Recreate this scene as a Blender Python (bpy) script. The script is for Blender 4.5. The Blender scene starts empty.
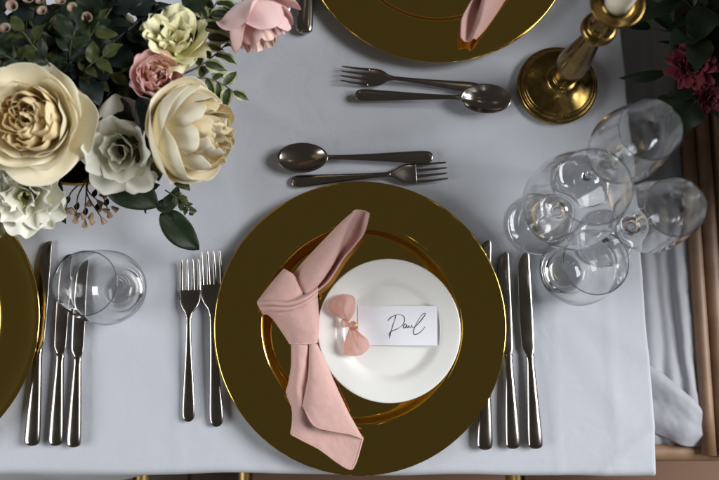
import bpy, bmesh, math, random
from mathutils import Vector, Matrix, Euler, noise
random.seed(11)
R = math.radians
scene = bpy.context.scene
C = scene.collection

# ------------------------------------------------------------------ camera
T = 0.75                      # height of the table top
CAM_H = 0.80                  # camera above the table top
TILT = R(8.0); YAW = R(0.95)
FPX = 710.0
cam_d = bpy.data.cameras.new('camera')
cam = bpy.data.objects.new('camera', cam_d); C.objects.link(cam)
cam.location = (0, 0, T + CAM_H)
cam.rotation_euler = (TILT, YAW, 0)
cam_d.sensor_width = 36.0
cam_d.lens = 36.0 * FPX / 719.0
cam_d.clip_start = 0.02; cam_d.clip_end = 50
cam_d.dof.use_dof = True
cam_d.dof.focus_distance = 0.785
cam_d.dof.aperture_fstop = 3.2
scene.camera = cam

# ------------------------------------------------------------------ dim indoor ambience
world = bpy.data.worlds.new('World'); scene.world = world; world.use_nodes = True
bgn = world.node_tree.nodes['Background']
bgn.inputs['Color'].default_value = (1.0, 0.94, 0.86, 1)
bgn.inputs['Strength'].default_value = 0.058

# ------------------------------------------------------------------ lights: two windows, two far warm lamps
def area(name, loc, target, sx, sy, power, col, spread=180):
    l = bpy.data.lights.new(name, 'AREA'); l.shape = 'RECTANGLE'
    l.size = sx; l.size_y = sy; l.energy = power; l.color = col; l.spread = R(spread)
    o = bpy.data.objects.new(name, l); C.objects.link(o)
    o.location = loc
    o.rotation_euler = (Vector(target) - Vector(loc)).to_track_quat('-Z', 'Y').to_euler()
    return o
area('window_light', (2.9, 0.45, T + 2.0), (0.0, 0.0, T), 1.6, 1.7, 176.0, (0.95, 0.975, 1.0))
area('window_light_left', (-2.2, -0.35, T + 1.15), (-0.35, 0.2, T + .12), 1.5, 1.1, 36.0, (0.93, 0.965, 1.0))
for q, (x, y, z, e) in enumerate(((0.55, 1.0, 1.5, 0.6), (-0.35, 1.4, 1.7, 0.6))):
    l = bpy.data.lights.new('warm_lamp', 'POINT'); l.energy = e; l.color = (1, 0.80, 0.58); l.shadow_soft_size = 0.045
    o = bpy.data.objects.new('warm_lamp', l); C.objects.link(o); o.location = (x, y, T + z)

vs = scene.view_settings
vs.view_transform = 'Standard'; vs.look = 'None'; vs.gamma = 1.0; vs.exposure = 0.0; vs.use_curve_mapping = False
scene.render.engine = 'CYCLES'
cy = scene.cycles
cy.use_denoising = True
try: cy.denoiser = 'OPENIMAGEDENOISE'
except Exception: pass
cy.caustics_reflective = True; cy.caustics_refractive = True
cy.blur_glossy = 0.6
cy.sample_clamp_indirect = 20.0
cy.max_bounces = 14; cy.transmission_bounces = 14; cy.glossy_bounces = 6; cy.transparent_max_bounces = 12
cy.diffuse_bounces = 8

# ------------------------------------------------------------------ camera ray through image pixel (u, v) to the plane z above the table
_rot = Euler((TILT, YAW, 0)).to_matrix()
def P(u, v, z=0.0):
    d = _rot @ Vector(((u - 359.5) / FPX, -(v - 240.0) / FPX, -1.0))
    k = (CAM_H - z) / -d.z
    return Vector((d.x * k, d.y * k, T + z))

# ------------------------------------------------------------------ materials
def mat(name, base, rough=0.5, metal=0.0, bump=None, var=None, **kw):
    m = bpy.data.materials.new(name); m.use_nodes = True
    nt = m.node_tree; b = nt.nodes['Principled BSDF']
    b.inputs['Base Color'].default_value = (*base, 1)
    b.inputs['Roughness'].default_value = rough
    b.inputs['Metallic'].default_value = metal
    for k, v in kw.items(): b.inputs[k.replace('_', ' ')].default_value = v
    tc = nt.nodes.new('ShaderNodeTexCoord')
    if bump:                                  # (scale, strength, distance)
        n = nt.nodes.new('ShaderNodeTexNoise'); n.inputs['Scale'].default_value = bump[0]; n.inputs['Detail'].default_value = 5
        nt.links.new(tc.outputs['Object'], n.inputs['Vector'])
        bp = nt.nodes.new('ShaderNodeBump'); bp.inputs['Strength'].default_value = bump[1]; bp.inputs['Distance'].default_value = bump[2]
        nt.links.new(n.outputs['Fac'], bp.inputs['Height']); nt.links.new(bp.outputs['Normal'], b.inputs['Normal'])
    if var:                                   # (other colour, scale)
        n = nt.nodes.new('ShaderNodeTexNoise'); n.inputs['Scale'].default_value = var[1]; n.inputs['Detail'].default_value = 6
        nt.links.new(tc.outputs['Object'], n.inputs['Vector'])
        cr = nt.nodes.new('ShaderNodeValToRGB')
        cr.color_ramp.elements[0].position = 0.35; cr.color_ramp.elements[1].position = 0.65
        cr.color_ramp.elements[0].color = (*base, 1); cr.color_ramp.elements[1].color = (*var[0], 1)
        nt.links.new(n.outputs['Fac'], cr.inputs['Fac']); nt.links.new(cr.outputs['Color'], b.inputs['Base Color'])
    return m

def rough_noise(m, scale, lo, hi):
    nt = m.node_tree; b = nt.nodes['Principled BSDF']
    tc = nt.nodes.new('ShaderNodeTexCoord'); n = nt.nodes.new('ShaderNodeTexNoise')
    n.inputs['Scale'].default_value = scale; n.inputs['Detail'].default_value = 6
    mr = nt.nodes.new('ShaderNodeMapRange'); mr.inputs[3].default_value = lo; mr.inputs[4].default_value = hi
    mr.inputs[1].default_value = 0.3; mr.inputs[2].default_value = 0.7
    nt.links.new(tc.outputs['Object'], n.inputs['Vector']); nt.links.new(n.outputs['Fac'], mr.inputs[0])
    nt.links.new(mr.outputs[0], b.inputs['Roughness'])

def weave(m, scale, strength, dist, crease=22, cs=0.35):
    """crossed fine threads plus soft creases as relief"""
    nt = m.node_tree; b = nt.nodes['Principled BSDF']
    tc = nt.nodes.new('ShaderNodeTexCoord')
    w1 = nt.nodes.new('ShaderNodeTexWave'); w1.bands_direction = 'X'; w1.inputs['Scale'].default_value = scale; w1.inputs['Distortion'].default_value = 0.4
    w2 = nt.nodes.new('ShaderNodeTexWave'); w2.bands_direction = 'Y'; w2.inputs['Scale'].default_value = scale; w2.inputs['Distortion'].default_value = 0.4
    ad = nt.nodes.new('ShaderNodeMath'); ad.operation = 'ADD'
    nt.links.new(tc.outputs['Object'], w1.inputs['Vector']); nt.links.new(tc.outputs['Object'], w2.inputs['Vector'])
    nt.links.new(w1.outputs['Fac'], ad.inputs[0]); nt.links.new(w2.outputs['Fac'], ad.inputs[1])
    bp = nt.nodes.new('ShaderNodeBump'); bp.inputs['Strength'].default_value = strength; bp.inputs['Distance'].default_value = dist
    nt.links.new(ad.outputs[0], bp.inputs['Height'])
    n = nt.nodes.new('ShaderNodeTexNoise'); n.inputs['Scale'].default_value = crease; n.inputs['Detail'].default_value = 3; n.inputs['Distortion'].default_value = 0.6
    nt.links.new(tc.outputs['Object'], n.inputs['Vector'])
    b2 = nt.nodes.new('ShaderNodeBump'); b2.inputs['Strength'].default_value = cs; b2.inputs['Distance'].default_value = 0.003
    nt.links.new(n.outputs['Fac'], b2.inputs['Height']); nt.links.new(bp.outputs['Normal'], b2.inputs['Normal'])
    nt.links.new(b2.outputs['Normal'], b.inputs['Normal'])

M = {}
M['cloth'] = mat('table_linen', (0.525, 0.54, 0.585), 0.85, Sheen_Weight=0.1); weave(M['cloth'], 260, 0.13, 0.0005, 26, 0.45)
M['cloth2'] = mat('grey_linen', (0.40, 0.40, 0.43), 0.85); weave(M['cloth2'], 420, 0.12, 0.0004)
M['gold'] = mat('charger_gold', (0.74, 0.50, 0.11), 0.085, 1.0, bump=(7, 0.10, 0.003))
M['goldring'] = mat('ring_gold', (0.75, 0.52, 0.2), 0.2, 1.0)
M['brass'] = mat('old_brass', (0.31, 0.205, 0.062), 0.2, 1.0, var=((0.17, 0.105, 0.032), 45)); rough_noise(M['brass'], 80, 0.14, 0.34)
M['steel'] = mat('dark_steel', (0.36, 0.325, 0.29), 0.18, 1.0); rough_noise(M['steel'], 40, 0.14, 0.22)
M['china'] = mat('white_china', (0.83, 0.815, 0.78), 0.24, Coat_Weight=0.15, Coat_Roughness=0.12)
M['napkin'] = mat('blush_napkin', (0.66, 0.405, 0.36), 0.8, Sheen_Weight=0.25); weave(M['napkin'], 300, 0.22, 0.0004, 60, 0.5)
M['card'] = mat('card_paper', (0.86, 0.86, 0.90), 0.7, bump=(600, 0.08, 0.0002))
M['ink'] = mat('ink', (0.012, 0.012, 0.014), 0.5)
M['candle'] = mat('candle_wax', (0.86, 0.80, 0.66), 0.45, Subsurface_Weight=0.3, Subsurface_Radius=(0.01, 0.007, 0.004))
M['wick'] = mat('wick', (0.03, 0.025, 0.02), 0.9)
M['oak'] = mat('tan_wood', (0.32, 0.19, 0.11), 0.5, var=((0.22, 0.125, 0.07), 22), bump=(90, 0.1, 0.001))
M['darkwood'] = mat('dark_wood', (0.085, 0.05, 0.03), 0.5, var=((0.06, 0.035, 0.02), 9))
M['floor'] = mat('floor_wood', (0.10, 0.06, 0.035), 0.5, var=((0.07, 0.04, 0.025), 12), bump=(60, 0.15, 0.001))
M['chairgold'] = mat('chair_gold', (0.45, 0.29, 0.09), 0.35, 0.6)
M['seat'] = mat('seat_fabric', (0.16, 0.088, 0.055), 0.9, bump=(300, 0.2, 0.001))
M['hollow'] = mat('flower_foam', (0.012, 0.016, 0.008), 0.95)
g = bpy.data.materials.new('clear_glass'); g.use_nodes = True
gb = g.node_tree.nodes['Principled BSDF']
gb.inputs['Base Color'].default_value = (0.985, 0.99, 0.99, 1); gb.inputs['Roughness'].default_value = 0.0
gb.inputs['Transmission Weight'].default_value = 1.0; gb.inputs['IOR'].default_value = 1.52
M['glass'] = g

def petal_mat(name, base, tip, trans=0.3, rough=0.55):
    """petal: colour runs from its base to its tip (attribute 'along'), light passes through"""
    m = bpy.data.materials.new(name); m.use_nodes = True; nt = m.node_tree
    b = nt.nodes['Principled BSDF']; out = nt.nodes['Material Output']
    at = nt.nodes.new('ShaderNodeAttribute'); at.attribute_name = 'along'
    tc = nt.nodes.new('ShaderNodeTexCoord'); n = nt.nodes.new('ShaderNodeTexNoise')
    n.inputs['Scale'].default_value = 70; n.inputs['Detail'].default_value = 5
    nt.links.new(tc.outputs['Object'], n.inputs['Vector'])
    ad = nt.nodes.new('ShaderNodeMath'); ad.operation = 'MULTIPLY_ADD'; ad.inputs[1].default_value = 0.5; 
    nt.links.new(n.outputs['Fac'], ad.inputs[0]); nt.links.new(at.outputs['Fac'], ad.inputs[2])
    cr = nt.nodes.new('ShaderNodeValToRGB')
    cr.color_ramp.elements[0].position = 0.25; cr.color_ramp.elements[1].position = 1.1
    cr.color_ramp.elements[0].color = (*base, 1); cr.color_ramp.elements[1].color = (*tip, 1)
    nt.links.new(ad.outputs[0], cr.inputs['Fac'])
    nt.links.new(cr.outputs['Color'], b.inputs['Base Color'])
    b.inputs['Roughness'].default_value = rough; b.inputs['Sheen Weight'].default_value = 0.1
    w = nt.nodes.new('ShaderNodeTexNoise'); w.inputs['Scale'].default_value = 1.0; w.inputs['Detail'].default_value = 3
    ac = nt.nodes.new('ShaderNodeAttribute'); ac.attribute_name = 'across'          # fine veins running up the petal
    cx = nt.nodes.new('ShaderNodeCombineXYZ')
    m1 = nt.nodes.new('ShaderNodeMath'); m1.operation = 'MULTIPLY'; m1.inputs[1].default_value = 26.0
    m2 = nt.nodes.new('ShaderNodeMath'); m2.operation = 'MULTIPLY'; m2.inputs[1].default_value = 2.2
    nt.links.new(ac.outputs['Fac'], m1.inputs[0]); nt.links.new(at.outputs['Fac'], m2.inputs[0])
    nt.links.new(m1.outputs[0], cx.inputs[0]); nt.links.new(m2.outputs[0], cx.inputs[1]); nt.links.new(cx.outputs[0], w.inputs['Vector'])
    bp = nt.nodes.new('ShaderNodeBump'); bp.inputs['Strength'].default_value = 0.30; bp.inputs['Distance'].default_value = 0.0012
    nt.links.new(w.outputs['Fac'], bp.inputs['Height']); nt.links.new(bp.outputs['Normal'], b.inputs['Normal'])
    t = nt.nodes.new('ShaderNodeBsdfTranslucent'); nt.links.new(cr.outputs['Color'], t.inputs['Color'])
    mx = nt.nodes.new('ShaderNodeMixShader'); mx.inputs[0].default_value = trans
    nt.links.new(b.outputs[0], mx.inputs[1]); nt.links.new(t.outputs[0], mx.inputs[2]); nt.links.new(mx.outputs[0], out.inputs['Surface'])
    return m
M['cream'] = petal_mat('petal_cream', (0.90, 0.77, 0.48), (0.94, 0.88, 0.69), .2)
M['peach'] = petal_mat('petal_peach', (0.92, 0.70, 0.36), (0.94, 0.83, 0.55), .28)
M['white'] = petal_mat('petal_white', (0.82, 0.82, 0.62), (0.92, 0.91, 0.81), .15)
M['lime'] = petal_mat('petal_lime', (0.66, 0.66, 0.26), (0.89, 0.85, 0.54), .15)
M['pink'] = petal_mat('petal_pink', (0.95, 0.77, 0.63), (0.95, 0.70, 0.62), .2)
M['blush'] = petal_mat('petal_blush', (0.93, 0.82, 0.74), (0.93, 0.67, 0.65), .18)
M['rosy'] = petal_mat('petal_rosy', (0.22, 0.03, 0.04), (0.30, 0.05, 0.065))
M['faded'] = petal_mat('petal_faded', (0.30, 0.28, 0.16), (0.46, 0.43, 0.28))
M['sheer'] = petal_mat('sheer_ribbon', (0.70, 0.36, 0.28), (0.80, 0.48, 0.40), 0.5)
_nt = M['sheer'].node_tree; _o = _nt.nodes['Material Output']; _l = _o.inputs['Surface'].links[0].from_socket
_tr = _nt.nodes.new('ShaderNodeBsdfTransparent'); _mx = _nt.nodes.new('ShaderNodeMixShader'); _mx.inputs[0].default_value = 0.45
_nt.links.new(_l, _mx.inputs[1]); _nt.links.new(_tr.outputs[0], _mx.inputs[2]); _nt.links.new(_mx.outputs[0], _o.inputs['Surface'])
def leaf_mat(name, mid, edge, rough=0.5, sharp=0.75):
    m = bpy.data.materials.new(name); m.use_nodes = True; nt = m.node_tree
    b = nt.nodes['Principled BSDF']; out = nt.nodes['Material Output']
    at = nt.nodes.new('ShaderNodeAttribute'); at.attribute_name = 'across'
    tc = nt.nodes.new('ShaderNodeTexCoord'); n = nt.nodes.new('ShaderNodeTexNoise')
    n.inputs['Scale'].default_value = 90; n.inputs['Detail'].default_value = 4
    nt.links.new(tc.outputs['Object'], n.inputs['Vector'])
    ad = nt.nodes.new('ShaderNodeMath'); ad.operation = 'MULTIPLY_ADD'; ad.inputs[1].default_value = 0.35
    nt.links.new(n.outputs['Fac'], ad.inputs[0]); nt.links.new(at.outputs['Fac'], ad.inputs[2])
    cr = nt.nodes.new('ShaderNodeValToRGB')
    e = cr.color_ramp.elements
    e[0].position = 0.12; e[0].color = (mid[0]*1.9, mid[1]*1.7, mid[2]*1.6, 1)
    e[1].position = 0.26; e[1].color = (*mid, 1)
    x = e.new(sharp); x.color = (*mid, 1)
    x = e.new(min(1.0, sharp + 0.12)); x.color = (*edge, 1)
    nt.links.new(ad.outputs[0], cr.inputs['Fac']); nt.links.new(cr.outputs['Color'], b.inputs['Base Color'])
    b.inputs['Roughness'].default_value = rough; b.inputs['Specular IOR Level'].default_value = 0.3
    bp = nt.nodes.new('ShaderNodeBump'); bp.inputs['Strength'].default_value = 0.35; bp.inputs['Distance'].default_value = 0.001
    nt.links.new(n.outputs['Fac'], bp.inputs['Height']); nt.links.new(bp.outputs['Normal'], b.inputs['Normal'])
    t = nt.nodes.new('ShaderNodeBsdfTranslucent'); nt.links.new(cr.outputs['Color'], t.inputs['Color'])
    mx = nt.nodes.new('ShaderNodeMixShader'); mx.inputs[0].default_value = 0.12
    nt.links.new(b.outputs[0], mx.inputs[1]); nt.links.new(t.outputs[0], mx.inputs[2]); nt.links.new(mx.outputs[0], out.inputs['Surface'])
    return m
M['leaf'] = leaf_mat('leaf_dark', (0.014, 0.026, 0.010), (0.017, 0.030, 0.012))
M['leafblue'] = leaf_mat('leaf_blue_green', (0.008, 0.014, 0.011), (0.009, 0.016, 0.012))
M['leafolive'] = leaf_mat('leaf_olive', (0.045, 0.055, 0.014), (0.05, 0.06, 0.018))
M['leafvar'] = leaf_mat('leaf_variegated', (0.035, 0.055, 0.02), (0.42, 0.42, 0.22), 0.45, 0.72)
M['stem'] = mat('stem_green', (0.045, 0.05, 0.02), 0.55)
M['stemred'] = mat('stem_reddish', (0.06, 0.045, 0.022), 0.55)

# ------------------------------------------------------------------ object helpers
def link_mesh(name, me, m, parent=None, smooth=True):
    if m is not None and not me.materials: me.materials.append(m)
    if smooth:
        for p in me.polygons: p.use_smooth = True
    o = bpy.data.objects.new(name, me); C.objects.link(o)
    if parent is not None: o.parent = parent
    return o
def pydata(name, verts, faces):
    me = bpy.data.meshes.new(name); me.from_pydata([tuple(v) for v in verts], [], faces); me.update()
    return me
def tag(o, label=None, cat=None, group=None, kind=None):
    if label: o['label'] = label
    if cat: o['category'] = cat
    if group: o['group'] = group
    if kind: o['kind'] = kind
    return o
def thing(name, loc, label, cat, group=None, rz=0.0):
    o = bpy.data.objects.new(name, None); C.objects.link(o); o.empty_display_size = 0.02
    o.location = loc; o.rotation_euler = (0, 0, rz)
    return tag(o, label, cat, group)
def copy_tree(o, parent=None):
    c = o.copy(); C.objects.link(c); c.parent = parent
    for ch in list(o.children): copy_tree(ch, c)
    return c
def add_mod_solid(o, th, off=0.0):
    s = o.modifiers.new('thick', 'SOLIDIFY'); s.thickness = th; s.offset = off; s.use_rim = True
def add_subsurf(o, lv=1):
    s = o.modifiers.new('smooth', 'SUBSURF'); s.levels = lv; s.render_levels = lv

def lathe_mesh(name, prof, seg=96, wob=None):
    """prof: (r, z) list; r = 0 makes a pole"""
    V, F, rings = [], [], []
    for (r, z) in prof:
        if r < 1e-7:
            rings.append([len(V)]); V.append((0, 0, z))
        else:
            rings.append(list(range(len(V), len(V) + seg)))
            for k in range(seg):
                a = 2 * math.pi * k / seg
                V.append((r * math.cos(a), r * math.sin(a), z))
    for A, B in zip(rings[:-1], rings[1:]):
        for k in range(seg):
            k2 = (k + 1) % seg
            if len(A) == 1 and len(B) == 1: continue
            if len(A) == 1: F.append((A[0], B[k2], B[k]))
            elif len(B) == 1: F.append((A[k], A[k2], B[0]))
            else: F.append((A[k], A[k2], B[k2], B[k]))
    return pydata(name, V, F)
def smooth_prof(pts, n=6):
    """Catmull-Rom through profile points"""
    out = []
    Q = [pts[0]] + list(pts) + [pts[-1]]
    for i in range(1, len(Q) - 2):
        for k in range(n):
            out.append(cr_pt(Q[i-1], Q[i], Q[i+1], Q[i+2], k / n))
    out.append(tuple(pts[-1]))
    return out
def cr_pt(a, b, c, d, t):
    t2, t3 = t * t, t * t * t
    return tuple(0.5 * (2*q + (r - p) * t + (2*p - 5*q + 4*r - s) * t2 + (-p + 3*q - 3*r + s) * t3) for p, q, r, s in zip(a, b, c, d))
def resample(pts, n):
    """n points evenly spaced (by arc length) on a Catmull-Rom through pts"""
    d = [tuple(p) for p in smooth_prof([tuple(p) for p in pts], 14)]
    L = [0.0]
    for a, b in zip(d[:-1], d[1:]): L.append(L[-1] + math.dist(a, b))
    out, j = [], 0
    for i in range(n):
        s = L[-1] * i / (n - 1)
        while j < len(L) - 2 and L[j + 1] < s: j += 1
        t = 0 if L[j+1] == L[j] else (s - L[j]) / (L[j+1] - L[j])
        out.append(Vector([p + (q - p) * min(max(t, 0), 1) for p, q in zip(d[j], d[j+1])]))
    return out
def tube_mesh(name, pts, rad, seg=8, n=None, flat=1.0):
    """tube along points; rad a number or a function of t"""
    pts = resample(pts, n) if n else [Vector(p) for p in pts]
    V, F = [], []
    N = len(pts); up = Vector((0, 0, 1))
    for i, p in enumerate(pts):
        t = (pts[min(i+1, N-1)] - pts[max(i-1, 0)]).normalized()
        if abs(t.dot(up)) > 0.95: side = t.cross(Vector((1, 0, 0))).normalized()
        else: side = t.cross(up).normalized()
        nn = side.cross(t).normalized()
        r = rad(i / (N - 1)) if callable(rad) else rad
        for k in range(seg):
            a = 2 * math.pi * k / seg
            V.append(p + side * (r * math.cos(a)) + nn * (r * flat * math.sin(a)))
    for i in range(N - 1):
        for k in range(seg):
            k2 = (k + 1) % seg
            F.append((i*seg + k, i*seg + k2, (i+1)*seg + k2, (i+1)*seg + k))
    F.append(tuple(range(seg - 1, -1, -1))); F.append(tuple(range((N-1)*seg, N*seg)))
    return pydata(name, V, F)
def patch_mesh(name, curves, nu=40, nv=24, jitter=0.0, seed=0.0):
    """surface lofted across a list of curves (each a list of points)"""
    rows = [resample(c, nu) for c in curves]
    grid = []
    for i in range(nu): grid.append(resample([r[i] for r in rows], nv))
    V, F = [], []
    for i in range(nu):
        for j in range(nv):
            p = grid[i][j]
            if jitter:
                w = noise.noise(Vector((p.x*55 + seed, p.y*55, p.z*30))) + 0.5*noise.noise(Vector((p.x*130 + seed, p.y*130, 3)))
                p = p + Vector((0.3, 0.3, 1)) * (w * jitter)
            V.append(p)
    for i in range(nu - 1):
        for j in range(nv - 1):
            F.append((i*nv + j, i*nv + j + 1, (i+1)*nv + j + 1, (i+1)*nv + j))
    return pydata(name, V, F), grid
def box_mesh(name, x0, x1, y0, y1, z0, z1, bev=0.0):
    bm = bmesh.new(); bmesh.ops.create_cube(bm, size=1)
    for v in bm.verts: v.co = Vector(((x0+x1)/2 + v.co.x*(x1-x0), (y0+y1)/2 + v.co.y*(y1-y0), (z0+z1)/2 + v.co.z*(z1-z0)))
    if bev: bmesh.ops.bevel(bm, geom=list(bm.edges), offset=bev, segments=2, affect='EDGES')
    me = bpy.data.meshes.new(name); bm.to_mesh(me); bm.free(); return me

# ------------------------------------------------------------------ floor
fl = tag(link_mesh('floor', box_mesh('floor', -4, 4, -4, 4, -0.06, -0.012), M['darkwood'], smooth=False), kind='structure')
plank = box_mesh('plank', -0.07, 0.07, -1.1, 1.1, -0.012, 0.0, 0.002); plank.materials.append(M['floor'])
for i in range(22):
    for j in range(2):
        o = bpy.data.objects.new('plank', plank); C.objects.link(o); o.parent = fl
        o.location = (-1.6 + i * 0.143, -1.1 + j * 2.204 + (0.3 if i % 2 else -0.25), 0)

# ------------------------------------------------------------------ dining table and its cloth
EDGE_Y = P(360, 468.5).y
RA, RB = P(655, 458), P(618, 0)                        # right edge of the cloth, front to back
slope = (RB.x - RA.x) / (RB.y - RA.y)
def right_x(y): return RA.x + slope * (y - RA.y)
LEFT_X, BACK_Y = -1.0, 1.15
tb = thing('dining_table', (0, 0, 0), 'wooden dining table hidden under the long white cloth', 'table')
ins = 0.02
top = pydata('table_top', [(LEFT_X+ins, EDGE_Y+ins, T-0.03), (right_x(EDGE_Y)-ins, EDGE_Y+ins, T-0.03), (right_x(BACK_Y)-ins, BACK_Y-ins, T-0.03), (LEFT_X+ins, BACK_Y-ins, T-0.03),
      (LEFT_X+ins, EDGE_Y+ins, T-0.006), (right_x(EDGE_Y)-ins, EDGE_Y+ins, T-0.006), (right_x(BACK_Y)-ins, BACK_Y-ins, T-0.006), (LEFT_X+ins, BACK_Y-ins, T-0.006)],
      [(3,2,1,0),(4,5,6,7),(0,1,5,4),(1,2,6,5),(2,3,7,6),(3,0,4,7)])
link_mesh('table_top', top, M['darkwood'], tb, False)
for (x, y) in ((LEFT_X+.1, EDGE_Y+.1), (0.2, EDGE_Y+.1), (LEFT_X+.1, BACK_Y-.1), (0.15, BACK_Y-.1)):
    link_mesh('leg', box_mesh('leg', x-.03, x+.03, y-.03, y+.03, 0, T-.03, .004), M['darkwood'], tb, False)

CR1, CR2 = P(648, 432), P(606, 468)
CRN = Vector((-(CR2.y - CR1.y), CR2.x - CR1.x, 0)).normalized()
if CRN.x < 0: CRN = -CRN
def cloth_z(x, y):
    v = Vector((x, y, 0))
    w = 0.55*noise.noise(v*7.0) + 0.3*noise.noise(v*17 + Vector((4, 1, 0)))
    # pressed fold lines and a few diagonal pulls
    for (nx, ny, d, wd, a) in ((0.015, 1, 0.075, 0.0028, .45), (1, -0.01, 0.205, 0.0028, .45), (1, 0.01, -0.215, 0.0028, .4), (0.55, 0.83, 0.155, 0.010, .7), (-0.3, 0.95, 0.21, 0.012, .6), (0.97, 0.2, -0.13, 0.012, .6), (0.45, -0.9, 0.05, 0.012, -.5), (1, 0.02, 0.265, 0.006, .5), (0.02, 1, 0.262, 0.006, .5), (0.85, 0.52, 0.19, 0.013, .55), (0.75, 0.66, -0.2, 0.016, .4), (0.9, -0.43, 0.10, 0.012, .5), (-0.6, 0.8, 0.34, 0.014, .4)):
        q = (nx*x + ny*y - d) / wd
        w += a * math.exp(-q*q)
    z = -0.0022 + 0.0019 * max(-1.15, min(1.15, w))
    q = ((x - CR1.x) * CRN.x + (y - CR1.y) * CRN.y)             # turned-in corner: a raised diagonal band, then falling away
    if q > -0.012: z = z * .4 + 0.0016 * math.exp(-((q - .001) / .0045) ** 2) - .14 * max(0, q - .006) - .0008
    return z
def build_cloth():
    V, F = [], []
    nx, ny = 190, 150
    hang = [(0.0, 0.0), (0.003, -0.0006), (0.0065, -0.0035), (0.0085, -0.009), (0.0095, -0.03), (0.011, -0.09), (0.013, -0.17), (0.015, -0.26)]
    def pt(i, j):
        # i, j beyond the ends walk down the hanging sides
        ii, jj = min(max(i, 0), nx), min(max(j, 0), ny)
        y = EDGE_Y + (BACK_Y - EDGE_Y) * (jj / ny) ** 1.25
        x = LEFT_X + (right_x(y) - LEFT_X) * (1 - (1 - ii / nx) ** 1.25)
        z = T + cloth_z(x, y)
        y += .0022 * noise.noise(Vector((x * 9, 3.3, 0))) * max(0, 1 - jj / 12); x += .0022 * noise.noise(Vector((y * 9, 7.7, 0))) * max(0, 1 - (nx - ii) / 12)
        dr = i - nx if i > nx else 0
        df = -j if j < 0 else 0
        if df:
            o, d = hang[df]
            fold = 1 + 1.1 * math.sin(x * 23 + 1.0) * min(1, -d / 0.15) + 0.5*math.sin(x * 51)*min(1, -d/0.15)
            if x < -0.24: fold += 3.2 * min(1, (-0.24 - x) / 0.12) * min(1, -d / 0.1)
            y -= o * max(0.3, fold); z += d
        if dr:
            o, d = hang[dr]
            fold = 1 + 0.5 * math.sin(y * 31) * min(1, -d / 0.15)
            x += o * 0.55 * max(0.3, fold); z = min(z, T + cloth_z(x, y) + d)
        return (x, y, z)
    H = len(hang) - 1
    idx = {}
    for i in range(0, nx + H + 1):
        for j in range(-H, ny + 1):
            idx[(i, j)] = len(V); V.append(pt(i, j))
    for i in range(0, nx + H):
        for j in range(-H, ny):
            F.append((idx[(i, j)], idx[(i+1, j)], idx[(i+1, j+1)], idx[(i, j+1)]))
    return pydata('tablecloth', V, F)
tc_ = link_mesh('tablecloth', build_cloth(), M['cloth'])
tag(tc_, 'long white linen cloth spread over the dining table', 'tablecloth')
# ------------------------------------------------------------------ side bench with a grey cloth, right of the table
BZ = -0.10
def bench():
    o = P(690, 300, BZ); o.z = 0
    t = thing('wooden_side_table', o, 'low tan wooden side table with rounded edge rails, right of the dining table', 'table')
    def loc(u, v, z): return P(u, v, z) - o
    # rails follow the table's slant
    def rail(name, u_front, u_back, v0, v1, z, r, m, flat=1.0):
        a, b = loc(u_front, v0, z), loc(u_back, v1, z)
        pts = [a + (b - a) * k / 10 for k in range(11)]
        # rounded front end turning left under the cloth
        return link_mesh(name, tube_mesh(name, pts, r, 14, None, flat), m, t)
    rail('edge_rail', 709, 681, 455, 40, BZ + .004, .0085, M['oak'])
    rail('edge_rail', 724, 694, 457, 40, BZ + .001, .0105, M['oak'])
    rail('edge_rail', 743, 711, 458, 40, BZ - .006, .012, M['oak'])
    a, b = loc(640, 452, BZ - .012), loc(745, 452, BZ - .012)
    link_mesh('front_rail', tube_mesh('front_rail', [a + (b - a) * k / 12 for k in range(13)], .011, 14), M['oak'], t)
    a0, a1 = loc(640, 446, BZ), loc(700, 446, BZ); b0, b1 = loc(600, -60, BZ), loc(662, -60, BZ)
    zt, zb = -0.016 , -0.034
    vs_ = [Vector((q.x, q.y, T + BZ + dz)) for dz in (zb, zt) for q in (a0, a1 + Vector((.06, 0, 0)), b1 + Vector((.06, 0, 0)), b0)]
    link_mesh('table_top', pydata('side_top', vs_, [(3,2,1,0),(4,5,6,7),(0,1,5,4),(1,2,6,5),(2,3,7,6),(3,0,4,7)]), M['darkwood'], t, False)
    for q in (a0, a1, b0, b1):
        x, y = q.x + .02, q.y + (.03 if q in (a0, a1) else -.03)
        link_mesh('leg', box_mesh('leg', x-.018, x+.018, y-.018, y+.018, 0, T + BZ + zb, .003), M['darkwood'], t, False)
    return t
bench()
gz = BZ + 0.002
rows = []
for k, (v, ul, ur) in enumerate(((447, 640, 700), (432, 640, 703.5), (412, 640, 703), (390, 640, 701.5), (340, 636, 697), (260, 630, 690), (160, 620, 683), (60, 610, 677), (-30, 600, 670))):
    z0 = gz - (0.014 if k == 0 else 0.003 if k == 1 else 0)
    row = []
    for q_, (fr, dz) in enumerate(((0, -.006), (.12, .001), (.26, .004), (.38, -.001), (.52, .0055), (.66, .0005), (.80, .006), (.91, .003), (1.0, -.010))):
        wob = .025 * math.sin(k * 1.3 + q_ * .8)
        row.append(P(ul + (ur - ul) * min(1, max(0, fr + (wob if 0 < fr < 1 else 0))), v, z0 + dz * (.7 + .5 * math.sin(k * .9 + q_ * 1.7)) - (.012 * max(0, fr - .5) if k == 0 else 0)))
    rows.append(row)
gm, _ = patch_mesh('grey_cloth', [list(c) for c in zip(*rows)], 80, 48, 0.0014, 3.0)
gc = link_mesh('grey_cloth', gm, M['cloth2']); add_mod_solid(gc, 0.002)
tag(gc, 'grey white folded cloth lying on the low tan side table', 'cloth')
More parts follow.
